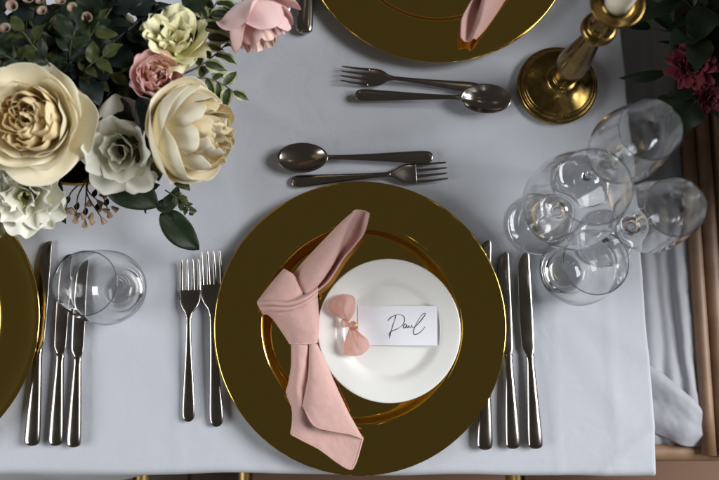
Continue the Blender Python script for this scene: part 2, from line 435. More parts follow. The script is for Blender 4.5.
# a pleat running diagonally, tucked at the front corner
pm, _ = patch_mesh('pleat', [
    [P(648, 363, gz-.002), P(672, 381, gz+.004), P(690, 397, gz+.005), P(704, 409, gz-.004)],
    [P(648, 368, gz+.006), P(671, 386, gz+.012), P(690, 401, gz+.012), P(704.5, 413, gz+.003)],
    [P(648, 376, gz+.007), P(670, 394, gz+.0125), P(689, 408, gz+.0125), P(705, 418, gz+.004)],
    [P(648, 396, gz+.003), P(668, 409, gz+.009), P(688, 421, gz+.010), P(705.5, 428, gz+.003)],
    [P(648, 416, gz+.004), P(667, 426, gz+.007), P(686, 433, gz+.010), P(705, 437, gz+.002)],
    [P(649, 432, gz-.004), P(667, 438, gz-.001), P(683, 446, gz+.002), P(703, 446, gz-.010)]], 34, 34, 0.0014, 8)
pl = link_mesh('pleat', pm, M['cloth2'], gc); add_mod_solid(pl, 0.0018)

# ------------------------------------------------------------------ chairs pushed under the table edge
def make_chair():
    t = thing('dining_chair', (0, 0, 0), 'x', 'chair', 'gold dining chairs pushed in at the near table edge')
    W, D, Z = 0.20, 0.40, 0.44
    link_mesh('seat', box_mesh('seat', -W+.012, W-.012, -D/2+.012, D/2-.012, Z-.02, Z+.03, .014), M['seat'], t)
    for s in (-1, 1):
        link_mesh('side_rail', tube_mesh('side_rail', [(s*W, -D/2, Z), (s*W, D/2, Z)], .011, 10, 6), M['chairgold'], t)
        link_mesh('leg', tube_mesh('leg', [(s*W, D/2, Z), (s*W, D/2+.005, Z/2), (s*W, D/2+.01, 0)], .011, 10, 8), M['chairgold'], t)
        link_mesh('leg', tube_mesh('leg', [(s*W, -D/2, Z), (s*W, -D/2-.01, Z/2), (s*W, -D/2-.03, 0)], .011, 10, 8), M['chairgold'], t)
        link_mesh('back_post', tube_mesh('back_post', [(s*W, -D/2, Z), (s*W, -D/2-.02, Z+.22), (s*W, -D/2-.07, Z+.46)], .011, 10, 10), M['chairgold'], t)
        link_mesh('cross_rail', tube_mesh('cross_rail', [(-W, s*D/2, Z-.01), (W, s*D/2, Z-.01)], .010, 10, 6), M['chairgold'], t)
    for k in range(5):
        x = -0.13 + k * 0.065
        link_mesh('spindle', tube_mesh('spindle', [(x, -D/2-.008, Z+.1), (x, -D/2-.03, Z+.28), (x, -D/2-.062, Z+.43)], .006, 8, 8), M['chairgold'], t)
    for z, dy in ((.10, -.008), (.44, -.066)):
        link_mesh('back_rail', tube_mesh('back_rail', [(-W, -D/2+dy, Z+z), (W, -D/2+dy, Z+z)], .010, 10, 6), M['chairgold'], t)
    return t
ch = make_chair()
cy_ = EDGE_Y - 0.14
def seat_x(u): return P(u, 475, -0.30).x
ch.location = (seat_x(378.5), cy_, 0); ch['label'] = 'gold framed chair with brown seat, in front of the main place setting'
for u, lb in ((8, 'gold framed chair with brown seat pushed in at the left, below the three left knives'), (652, 'gold framed chair with brown seat pushed in below the right front corner of the cloth')):
    c2 = copy_tree(ch); c2.location = (seat_x(u), cy_ - 0.012, 0); c2['label'] = lb

# ------------------------------------------------------------------ charger plates
def rim_prof():
    up = [(0.1135, 0.0118), (0.1165, 0.0128), (0.122, 0.0130), (0.14, 0.0138), (0.157, 0.0148), (0.1612, 0.0156), (0.1628, 0.0153), (0.1630, 0.0143), (0.1615, 0.0134)]
    lo = [(0.1560, 0.0128), (0.14, 0.0118), (0.122, 0.0108), (0.1145, 0.0100)]
    return up + lo
def well_prof():
    return [(0.1145, 0.0100), (0.1080, 0.0040), (0.1040, 0.0008), (0.0980, 0.0), (0.06, 0.0002), (0.0, 0.0002)][::-1] , \
           [(0.0, 0.0022), (0.06, 0.0022), (0.0955, 0.0022), (0.0995, 0.0024), (0.1022, 0.0034), (0.1050, 0.0062), (0.1078, 0.0096), (0.1100, 0.0116), (0.1118, 0.0122), (0.1135, 0.0118)]
def make_charger():
    t = thing('charger_plate', (0, 0, 0), 'x', 'charger plate', 'gold charger plates')
    link_mesh('rim', lathe_mesh('rim', rim_prof(), 160), M['gold'], t)
    lo, up = well_prof()
    link_mesh('well', lathe_mesh('well', up[::-1] + [] , 160), M['gold'], t)
    link_mesh('underside', lathe_mesh('underside', lo, 96), M['gold'], t)
    return t
MAINC = P(359.8, 324.5, .014); MAINC.z = T
TOPC = P(438, -66, .013); TOPC.z = T
LEFTC = P(-103, 324, .013); LEFTC.z = T
cg = make_charger(); cg.location = MAINC; cg.scale = (.986, .986, 1)
cg['label'] = 'round gold charger plate under the white plate and pink napkin'
c2 = copy_tree(cg); c2.location = TOPC; c2['label'] = 'gold charger plate cut off by the top of the picture, beside the candlestick'
c3 = copy_tree(cg); c3.location = LEFTC; c3['label'] = 'gold charger plate cut off at the left, beside the three left knives'

# ------------------------------------------------------------------ white side plate
pc = P(389, 330, .020); pc.z = T + 0.0022
pt_ = thing('side_plate', pc, 'small white china plate on the gold charger under the name card', 'plate')
up = smooth_prof([(0.0, 0.0050), (0.03, 0.0050), (0.0455, 0.0052), (0.0500, 0.0066), (0.0540, 0.0100), (0.0585, 0.0128), (0.066, 0.0150), (0.0735, 0.0170), (0.0768, 0.0176)], 5)
lip = [(0.0778, 0.0175), (0.0782, 0.0168), (0.0776, 0.0160)]
lo = smooth_prof([(0.0765, 0.0154), (0.066, 0.0124), (0.058, 0.0100), (0.0535, 0.0066), (0.0505, 0.0030)], 5)
link_mesh('dish', lathe_mesh('dish', up[::-1], 128), M['china'], pt_).data.flip_normals()
link_mesh('rim', lathe_mesh('rim', [up[-1]] + lip + lo, 128), M['china'], pt_)
link_mesh('foot_ring', lathe_mesh('foot_ring', [(0.0505, 0.0030), (0.0490, 0.0002), (0.0470, 0.0), (0.0455, 0.0004), (0.0440, 0.0030), (0.0, 0.0034)], 96), M['china'], pt_)

# ------------------------------------------------------------------ name card with handwriting
cc = P(397.5, 325.5, .014)
cz = 0.0022 + 0.0056
card = thing('place_card', (cc.x, cc.y, T + cz), 'white name card with black handwriting on the white plate', 'card')
def onc(u, v, dz=0.0):
    q = P(u, v, .0105)
    rise = 0.0074 * max(0, (u - 362) / 75.0) ** 1.1
    return Vector((q.x - cc.x, q.y - cc.y, rise + dz))
cmesh, _ = patch_mesh('paper', [[onc(u, v) for u in (358, 378, 398, 418, 437)] for v in (306.0, 316, 326, 336, 345.5)], 30, 12)
o = link_mesh('paper', cmesh, M['card'], card, False); add_mod_solid(o, 0.00022)
def k8(pts): return [(380 + x/8, 290 + y/8) for x, y in pts]
strokes = [k8([(128, 204), (118, 240), (104, 280), (90, 330), (80, 368), (74, 388)]),
           k8([(64, 246), (80, 226), (112, 206), (148, 197), (182, 206), (197, 235), (184, 276), (150, 305), (112, 322), (86, 334), (74, 352), (80, 372)]),
           k8([(212, 280), (202, 273), (190, 284), (188, 301), (200, 303), (211, 288), (214, 280), (215, 297), (223, 302), (230, 287), (232, 283), (233, 299), (243, 302), (252, 285), (254, 281), (256, 298), (266, 300), (290, 285), (322, 250), (348, 216), (362, 194), (352, 187), (330, 206), (304, 246), (280, 292), (266, 332), (274, 355), (296, 352), (328, 332), (360, 294)])]
for s in strokes:
    me = tube_mesh('stroke', [onc(u, v, 0.00030) for u, v in s], lambda t: 0.00033 + 0.00012 * math.sin(t * 17), 6, 16 * len(s) // 2, 0.35)
    link_mesh('handwriting', me, M['ink'], card)

# ------------------------------------------------------------------ ribbon bow with a gold ring
bo = P(349, 324, .02)
bow = thing('ribbon_bow', (bo.x, bo.y, T), 'small sheer pink ribbon bow with a gold ring on the plate rim', 'ribbon')
def B(u, v, z): return P(u, v, z) - Vector((bo.x, bo.y, T))
z0 = 0.0155
def lobe(a, b, W, seed, sweep):
    """a puffed, gathered loop from the tie a to the tip b"""
    A, Bv = B(*a), B(*b); d = Bv - A; L = d.length; d = d.normalized(); sd = d.cross(Vector((0, 0, 1))).normalized(); upv = sd.cross(d)
    V, F, n, sg = [], [], 26, 40
    for i in range(n):
        t = i / (n - 1)
        w = W * (math.sin(math.pi * (0.05 + 0.95 * t) ** 1.7) ** .6 if t < .995 else .04)
        w = max(w, .0012 if t < .5 else .0004)
        c = A + d * (L * t) + sd * (sweep * math.sin(math.pi * t)) + upv * (.0035 * math.sin(math.pi * t))
        for k in range(sg):
            p = 2 * math.pi * k / sg
            rr = w * (1 + .26 * math.sin(4 * p + seed + 2.5 * t) * (1 - .4 * t) + .14 * math.sin(7 * p + seed * 2 + 6 * t) + .22 * noise.noise(Vector((math.cos(p) * 1.3 + seed, math.sin(p) * 1.3, t * 3))))
            V.append(c + sd * (rr * math.cos(p)) + upv * (rr * .45 * math.sin(p)))
    for i in range(n - 1):
        for k in range(sg):
            k2 = (k + 1) % sg
            F.append((i*sg + k, i*sg + k2, (i+1)*sg + k2, (i+1)*sg + k))
    me = pydata('loop', V, F)
    at = me.attributes.new('along', 'FLOAT', 'POINT')
    for k in range(len(me.vertices)): at.data[k].value = (k // sg) / n
    return link_mesh('loop', me, M['sheer'], bow)
lobe((347.5, 322, z0+.006), (342.5, 294, z0+.007), .0128, 1, -.001)
lobe((350.5, 327, z0+.006), (361.5, 355, z0+.004), .0128, 4, .001)
for (a_, b_, c_) in (((347.5, 321, z0+.010), (343, 309, z0+.0150), (345, 298, z0+.0125)), ((351, 328, z0+.010), (354, 338, z0+.0145), (359, 350, z0+.0100))):
    me = tube_mesh('gather', [B(*a_), B(*b_), B(*c_)], lambda q: .0009*(1.1-q), 8, 14)
    me.attributes.new('along', 'FLOAT', 'POINT')
    link_mesh('gather', me, M['sheer'], bow)
me = tube_mesh('tie', [B(343, 322.5, z0+.004), B(346.5, 324, z0+.009), B(350.5, 325.5, z0+.0115), B(354, 326, z0+.007)], lambda t: .0038 + .0014*math.sin(t*9), 12, 16)
at = me.attributes.new('along', 'FLOAT', 'POINT')
link_mesh('tie', me, M['sheer'], bow)
V, F = [], []
for i in range(24):
    a = 2*math.pi*i/24
    for j in range(10):
        b = 2*math.pi*j/10
        rr = .0036 + .0011*math.cos(b)
        V.append((.0011*math.sin(b), rr*math.cos(a), rr*math.sin(a)))
for i in range(24):
    for j in range(10):
        F.append((i*10+j, ((i+1) % 24)*10+j, ((i+1) % 24)*10+(j+1) % 10, i*10+(j+1) % 10))
o = link_mesh('ring', pydata('ring', V, F), M['goldring'], bow); o.location = B(355, 325.5, z0+.0075); o.rotation_euler = (0, R(25), R(20))

# ------------------------------------------------------------------ knotted napkin
NC = MAINC.copy()
nap = thing('napkin', NC, 'blush pink linen napkin tied in a knot on the main gold charger', 'napkin', 'knotted pink napkins')
def NP(u, v, z): return P(u, v, z * 0.001) - NC
def cloth_piece(name, curves, nu=44, nv=36, jit=0.0010, seed=0.0, hems=(), th=0.0013):
    me, grid = patch_mesh(name, [[NP(*p) for p in c] for c in curves], nu, nv, jit, seed)
    o = link_mesh(name, me, M['napkin'], nap); add_mod_solid(o, th)
    vv = [v.co for v in me.vertices]
    for h in hems:
        if h == 'first': pts = [vv[i*nv] for i in range(nu)]
        elif h == 'last': pts = [vv[i*nv + nv - 1] for i in range(nu)]
        elif h == 'end': pts = [vv[(nu-1)*nv + j] for j in range(nv)]
        link_mesh('hem', tube_mesh('hem', pts, 0.00115, 6), M['napkin'], o)
    return o
# upper tail: a rolled leaf of cloth, open to the right
cloth_piece('tail', [
    [(297, 286, 13), (294, 274, 16), (311, 254, 16), (330, 234, 16), (344, 220, 18), (353, 212.5, 20)],
    [(299, 290, 27), (302, 276, 30), (316, 256, 31), (332, 236, 30), (345.5, 220.5, 27), (354, 211.5, 24)],
    [(303, 294, 31), (311, 280, 38), (324, 260, 40), (337, 239, 37), (347, 222, 32), (355.5, 210.8, 26)],
    [(305, 296, 31), (318, 282.5, 37), (331.5, 262, 39), (341, 241, 36), (349, 224, 31), (357.5, 210.6, 27)],
    [(305.5, 297, 22), (320, 283, 19), (333.8, 263, 18), (344, 242, 18), (352, 225, 19.5), (360, 210.6, 23)],
    [(307, 297, 18), (323, 283, 13), (338, 262, 12.5), (349, 245, 16), (358, 228, 18), (365, 211.5, 22)],
    [(309, 297, 24), (328, 281.5, 26), (343, 258.5, 28), (355, 244.5, 27.5), (364, 232, 27), (369, 213.5, 27)]], 56, 48, 0.0009, 1.0, ('last', 'end'))
# lower tail: under layer and the flap folded over it
cloth_piece('tail', [
    [(292, 342, 26), (292, 365, 22), (289, 384, 19), (287, 393, 18), (292.5, 408, 19), (293, 421, 18), (291, 434, 18)],
    [(298, 342, 32), (298, 368, 31), (297, 390, 29), (299, 402, 26), (301, 418, 22), (304, 441, 19)],
    [(305, 343, 32), (304, 368, 30), (304, 388, 26), (308, 408, 21), (313, 428, 19), (320, 449.5, 18)],
    [(310, 344, 26), (312, 372, 20), (316, 398, 18), (325, 425, 18), (347, 468, 18)],
    [(313, 344, 24), (320, 372, 19), (330, 398, 18), (342, 428, 18), (354.5, 464.5, 18)],
    [(316, 344, 22), (327, 368, 20), (345, 409, 19), (362.5, 439, 20)]], 50, 44, 0.0010, 4.0, ('first', 'end'))
cloth_piece('flap', [
    [(309, 344, 27), (308.5, 368, 24), (306, 386, 22), (301.5, 402.5, 21)],
    [(310.5, 344, 31), (310.5, 370, 33), (309, 390, 33), (305, 409, 29)],
    [(312.5, 344, 32), (316, 376, 35), (319, 402, 35), (314, 425, 31)],
    [(314.5, 344, 31), (323, 374, 33), (331, 403, 33), (333, 431, 28)],
    [(316, 344, 28), (327, 371, 28), (343, 407, 28), (351, 434, 25)],
    [(316.5, 344, 22), (328, 368, 21), (346.5, 409, 20.5), (363, 439, 21)]], 50, 44, 0.0010, 9.0, ('end',))
# the knot: wrapped block, crossing band, folded point
cloth_piece('knot', [
    [(262, 311, 14), (272, 318, 13), (282, 332, 14), (289.5, 343, 16)],
    [(266, 312, 24), (276, 317, 28), (286, 330, 30), (293, 343.5, 29)],
    [(278, 312, 33), (286, 316, 38), (295, 330, 39), (299.5, 344, 33)],
    [(294, 306, 37), (300, 314, 42), (306, 329, 41), (307.5, 343.5, 34)],
    [(308, 297, 37), (313, 310, 38), (316, 328, 36), (315.5, 342.5, 30)],
    [(316.5, 292, 20), (318.5, 308, 16), (319, 328, 14), (317.5, 341, 14)]], 40, 40, 0.0009, 14.0, ('end',))
cloth_piece('band', [
    [(258, 300.5, 16), (268, 299.5, 27), (287, 301, 34), (304, 295.5, 36), (317.5, 286.5, 24)],
    [(257.5, 302.5, 21), (269, 301.5, 36), (288, 302.5, 43), (305, 297, 44), (318, 288, 30)],
    [(258, 304.5, 21.5), (270, 304, 37), (289, 304.8, 44), (306, 299, 45), (318, 289.5, 31)],
    [(258.6, 306, 18), (270.5, 305.8, 32), (289.5, 306.3, 39), (306, 300.3, 40.5), (318, 290.8, 28)],
    [(259.5, 307.5, 21), (271, 307.5, 36.5), (290, 307.6, 43.5), (306.5, 301.3, 44.5), (318, 292, 31)],
    [(261.5, 311, 20), (273, 310.8, 35), (291, 309.8, 42.5), (307.5, 303, 43), (317.5, 294.5, 29)],
    [(263.5, 314.5, 13), (274, 313.0, 26), (291, 311.2, 34), (307.5, 304.2, 35), (317, 296.5, 20)]], 50, 56, 0.0008, 21.0)
cloth_piece('folded_point', [
    [(257.5, 301.5, 14), (267, 289, 18), (276, 278, 22), (283.5, 269.5, 22)],
    [(259, 302.5, 23), (271, 291, 29), (280, 280, 31), (287, 271.5, 28)],
    [(268, 304, 31), (280, 295, 36), (288, 284, 36), (291.5, 274, 30)],
    [(282, 304, 36), (292, 298, 39), (297, 289, 37), (294.5, 277.5, 28)],
    [(296, 302, 36), (301.5, 298, 37), (302.5, 294, 33), (297, 281, 22)]], 36, 32, 0.0008, 27.0, ('end',))
np2 = copy_tree(nap); np2['label'] = 'pink napkin end hanging over the top gold charger'
np2.location = TOPC + Vector((0.012, -0.014, 0)); np2.rotation_euler = (0, 0, R(180 + 10))

# ------------------------------------------------------------------ cutlery
def loft(name, st, seg=14, power=2.6):
    """stations (y, half width, z centre, half thickness[, x centre]) -> closed bar along +Y"""
    V, F = [], []
    def se(c, p): return math.copysign(abs(c) ** (2/p), c)
    for s in st:
        y, w, z, t = s[:4]; xc = s[4] if len(s) > 4 else 0
        for k in range(seg):
            a = 2*math.pi*k/seg
            V.append((xc + w*se(math.cos(a), power), y, z + t*se(math.sin(a), 2.0)))
    n = len(st)
    for i in range(n-1):
        for k in range(seg):
            k2 = (k+1) % seg
            F.append((i*seg+k2, i*seg+k, (i+1)*seg+k, (i+1)*seg+k2))
    F.append(tuple(range(seg))); F.append(tuple(range(n*seg-1, (n-1)*seg-1, -1)))
    return pydata(name, V, F)
def st_smooth(st, n=5): return smooth_prof(st, n)
HND = [(0.0, .0015, .0026, .0007), (.0012, .0042, .0027, .0013), (.005, .0066, .0028, .0017), (.014, .0073, .003, .0018), (.04, .0060, .0042, .0018), (.075, .0040, .0062, .0018), (.105, .0029, .0078, .0019), (.116, .0031, .0078, .0019)]
def make_fork():
    t = thing('fork', (0, 0, 0), 'x', 'fork', 'dark steel forks')
    link_mesh('handle', loft('handle', st_smooth(HND)), M['steel'], t)
    hd = [(.113, .0032, .0078, .0018), (.120, .0045, .0074, .0016), (.127, .0090, .0062, .0013), (.134, .0116, .0048, .0011), (.141, .0122, .0038, .0010), (.1465, .0122, .0034, .0009)]
    h = link_mesh('head', loft('head', st_smooth(hd), 18, 3.5), M['steel'], t)
    for k in range(4):
        x = -.01015 + k*.00677
        ti = [(.1455, .0021, .0034, .0009, x), (.153, .0018, .0034, .0009, x), (.165, .0015, .0042, .0008, x*.98), (.177, .0012, .0062, .0007, x*.95), (.182, .0006, .0074, .0004, x*.94)]
        link_mesh('tine', loft('tine', st_smooth(ti, 4), 10), M['steel'], h)
    return t
def make_spoon():
    t = thing('spoon', (0, 0, 0), 'x', 'spoon', 'dark steel spoons')
    link_mesh('handle', loft('handle', st_smooth(HND + [(.121, .0042, .0072, .0014)])), M['steel'], t)
    V, F = [], []
    na, nr = 48, 10
    def outline(a):
        L0, L1 = .026, .031                         # towards handle, towards tip
        yy = math.cos(a); xx = math.sin(a)
        w = .0168 * (1 + 0.10*yy)
        return xx*w, (L1 if yy > 0 else L0)*yy
    cyb = .1445
    def zz(q): return .0012 + .0078*q**2.2
    for side in (0, 1):
        base = len(V)
        V.append((0, cyb, zz(0) + (.0012 if side == 0 else 0)))
        for i in range(1, nr+1):
            q = i/nr
            for k in range(na):
                x, y = outline(2*math.pi*k/na)
                V.append((x*q*(1 if side == 0 else 1.03), cyb + y*q*(1 if side == 0 else 1.02), zz(q) + (.0012 if side == 0 else 0) - (.0002 if side else 0)*q))
        for k in range(na):
            k2 = (k+1) % na
            f = (base, base+1+k2, base+1+k)
            F.append(f if side == 0 else f[::-1])
            for i in range(nr-1):
                a = base+1+i*na
                f = (a+k, a+k2, a+na+k2, a+na+k)
                F.append(f if side == 0 else f[::-1])
    off = 1+nr*na
    for k in range(na):
        k2 = (k+1) % na; a = 1+(nr-1)*na
        F.append((a+k, a+k2, off+a+k2, off+a+k))
    me = pydata('bowl', V, F); bm = bmesh.new(); bm.from_mesh(me); bmesh.ops.recalc_face_normals(bm, faces=bm.faces); bm.to_mesh(me); bm.free()
    link_mesh('bowl', me, M['steel'], t)
    return t
def make_knife():
    t = thing('table_knife', (0, 0, 0), 'x', 'knife', 'dark steel table knives')
    hs = [(0, .0026, .0040, .0014), (.0014, .0062, .0042, .0028), (.005, .0083, .0043, .0036), (.02, .0082, .0044, .0038), (.055, .0066, .0045, .0036), (.085, .0051, .0045, .0034), (.096, .0046, .0045, .0032), (.101, .0050, .0045, .0030), (.105, .0042, .0045, .0022)]
    link_mesh('handle', loft('handle', st_smooth(hs), 18, 2.4), M['steel'], t)
    bl = [(.103, .0038, .0045, .0014, 0), (.109, .0062, .0043, .0011, -.0008), (.118, .0076, .0040, .0010, -.0014), (.16, .0080, .0036, .0009, -.0012), (.20, .0073, .0033, .0008, -.0004), (.212, .0062, .0032, .0007, .0008), (.219, .0040, .0032, .0006, .0028), (.2215, .0012, .0032, .0004, .0046)]
    link_mesh('blade', loft('blade', st_smooth(bl), 14, 2.2), M['steel'], t)
    return t
LEN = {'fork': .182, 'spoon': .1755, 'knife': .2215}
proto = {'fork': make_fork(), 'spoon': make_spoon(), 'knife': make_knife()}
used = set()
def lay(kind, end, tip, label, dz=0.0, roll=0.0, flip=False, fit=True, pitch=0.0):
    o = proto[kind] if kind not in used else copy_tree(proto[kind]); used.add(kind)
    a, b = P(*end, .004), P(*tip, .004); d = b - a
    s = d.length / LEN[kind] if fit else 1.0
    o.location = (a.x, a.y, T + dz)
    o.rotation_euler = (pitch, roll, math.atan2(-d.x, d.y))
    o.scale = (-s if flip else s, s, s)
    o['label'] = label
    return o
lay('fork', (188, 422), (190.5, 259), 'dinner fork lying left of the main charger, the outer one of two', .0002)
lay('fork', (216.5, 427), (211, 251), 'dinner fork half under the left edge of the main charger', .0002)
lay('knife', (484.5, 450), (485, 240), 'table knife mostly hidden under the right edge of the main charger', .0002)
lay('knife', (513, 449), (503, 252), 'middle table knife of three right of the main charger', .0002)
lay('knife', (535.5, 449), (523.5, 252.5), 'table knife farthest right of the main charger, near the glasses', .0002)
lay('knife', (32, 446), (46, 241), 'table knife touching the left charger, leftmost of the three left knives', .0002)
lay('knife', (55.5, 446), (66, 254), 'middle table knife of three beside the left charger', .0002)
lay('knife', (73.5, 447.5), (83, 259), 'left group table knife with its blade under the stemless glass', .0002)
lay('spoon', (433, 157.5), (278, 159.5), 'dessert spoon with bowl to the left, above the main charger', .0040, pitch=R(-.7))
lay('fork', (291, 181.5), (447, 171), 'dessert fork with its handle under the top edge of the main charger', .0002)
lay('fork', (481, 88), (341, 74), 'dessert fork with tines to the left, below the top charger', .0002)
lay('spoon', (355, 96), (509, 103), 'dessert spoon with bowl to the right resting on a fork handle', .0052, pitch=R(.6))
lay('knife', (304, 34), (318, -165), 'knife handle at the top, right one of three by the pink rose', .0002)
lay('knife', (283, 15), (297, -185), 'knife handle at the top, middle one of three by the pink rose', .0002)
lay('knife', (270.5, 12), (277, -190), 'knife handle at the top, touching the pink rose', .0002)

# ------------------------------------------------------------------ glasses
def glass_parts(t, segs, nseg=80):
    for name, prof in segs:
        link_mesh(name, lathe_mesh(name, prof, nseg), M['glass'], t)
def make_wine(name, label, loc, rb, hs, h, rmax, hmax, rr):
    """rb base radius, hs stem top, h total, rmax widest bowl radius at hmax, rr rim radius"""
    t = thing(name, loc, label, 'wine glass', 'stemmed wine glasses')
    base = [(0, 0.0006), (rb*.5, .0005), (rb*.93, 0.0), (rb, .0008), (rb*.995, .0020), (rb*.93, .0026)] + smooth_prof([(rb*.75, .0032), (rb*.45, .0046), (rb*.22, .0072), (.0052, .0120)], 4)
    stem = smooth_prof([(.0052, .0120), (.0041, .022), (.0036, hs*.5), (.0036, hs*.82), (.0046, hs*.94), (.0085, hs + .001)], 4)
    H = h - hs
    outer = smooth_prof([(.0085, hs + .001), (rmax*.48, hs + H*.045), (rmax*.82, hs + H*.18), (rmax, hmax), (rmax*.93+rr*.07, hmax + (h-hmax)*.4), (rr*1.03, h - .006), (rr, h - .0006)], 7)
    w = .0007
    rim = [(rr - .0002, h), (rr - w*.7, h)]
    inner = smooth_prof([(rr - w, h - .0006), (rr*1.03 - w, h - .006), (rmax*.93+rr*.07 - w, hmax + (h-hmax)*.4), (rmax - w, hmax), (rmax*.82 - w, hs + H*.18 + .001), (rmax*.46, hs + H*.045 + .0024), (.0075, hs + .0062), (0.0, hs + .0054)], 7)
    glass_parts(t, (('base', base), ('stem', stem), ('bowl', outer + rim + inner)))
    return t
def on_table(u, v): return P(u, v, 0)  # table point lying under image pixel (u, v)
make_wine('wine_glass', 'large round bowled wine glass nearest the cutlery, front left of the three stemmed glasses', on_table(538, 225), .0345, .090, .205, .0445, .125, .0335)
make_wine('wine_glass', 'stemmed wine glass overhanging the right edge of the cloth', on_table(604, 238), .0330, .088, .192, .0330, .130, .0265)
make_wine('wine_glass', 'stemmed wine glass farthest back, closest to the candlestick', on_table(583, 180), .0330, .090, .200, .0345, .135, .0280)
def make_tumbler(loc, label):
    t = thing('stemless_glass', loc, label, 'tumbler', 'stemless glasses')
    base = [(0, .0012), (.016, .0010), (.0195, 0.0), (.0215, .0006), (.0250, .0040)]
    outer = smooth_prof([(.0250, .0040), (.0345, .018), (.0398, .038), (.0400, .052), (.0372, .076), (.0330, .1005), (.0325, .1040)], 7)
    rim = [(.0323, .1046), (.0319, .1046)]
    inner = smooth_prof([(.03165, .1040), (.0322, .1005), (.0364, .076), (.0391, .052), (.0388, .038), (.0332, .0195), (.0225, .0085), (.010, .0062), (0.0, .0060)], 7)
    glass_parts(t, (('base', base), ('bowl', outer + rim + inner)))
    return t
make_tumbler(on_table(121.5, 290.5), 'stemless glass standing over the left knife blades')
make_tumbler(on_table(567, 272), 'stemless glass in front of the stemmed wine glasses')

# ------------------------------------------------------------------ candlestick and candle
cl = on_table(556, 87)
cs = thing('candlestick', cl, 'old brass candlestick with round stepped foot beside the top charger', 'candlestick')
link_mesh('foot', lathe_mesh('foot', [(0, .0006), (.030, .0006), (.0455, 0)] + smooth_prof([(.0462, .002), (.0465, .006), (.0448, .0085), (.0425, .0090), (.0420, .0105), (.0405, .0125), (.0385, .0128), (.0378, .0140), (.0300, .0165), (.0220, .0195), (.0165, .0225)], 4), 96), M['brass'], cs)
link_mesh('stem', lathe_mesh('stem', smooth_prof([(.0165, .0225), (.0178, .0245), (.0180, .0270), (.0160, .0290), (.0115, .0310), (.0108, .0335), (.0128, .0360), (.0128, .0380), (.0120, .0400), (.0150, .0500), (.0172, .0650), (.0168, .0800), (.0135, .1050), (.0105, .1290), (.0095, .1460)], 4), 64), M['brass'], cs)
link_mesh('knop', lathe_mesh('knop', smooth_prof([(.0095, .1460), (.0125, 0.1500), (.0160, 0.1530), (.0172, 0.1570), (.0160, 0.1610), (.0115, 0.1645), (.0095, 0.1760), (.0090, 0.1860), (.0098, 0.1940)], 4), 64), M['brass'], cs)
link_mesh('drip_pan', lathe_mesh('drip_pan', smooth_prof([(.0098, 0.1940), (.0120, 0.1990), (.0150, 0.2040), (.0195, 0.2070), (.0232, 0.2082), (.0240, 0.2095), (.0230, 0.2106), (.0185, 0.2098), (.0150, 0.2096), (.0138, 0.2105), (.0132, 0.2115), (.0128, 0.2105)], 4) + [(.0122, 0.2060), (0, 0.2045)], 64), M['brass'], cs)
cd = thing('candle', cl + Vector((0, 0, .2045)), 'ivory taper candle standing in the brass candlestick', 'candle')
link_mesh('wax', lathe_mesh('wax', [(0, 0), (.0118, 0)] + [(.0118 - .0025*k/10, .02*k) for k in range(1, 11)] + [(.0080, .2035), (.0050, .2050), (0, .2046)], 40), M['candle'], cd)
link_mesh('wick', tube_mesh('wick', [(0, 0, .204), (.0004, 0, .210), (.0012, 0, .216)], .0008, 6, 6), M['wick'], cd)

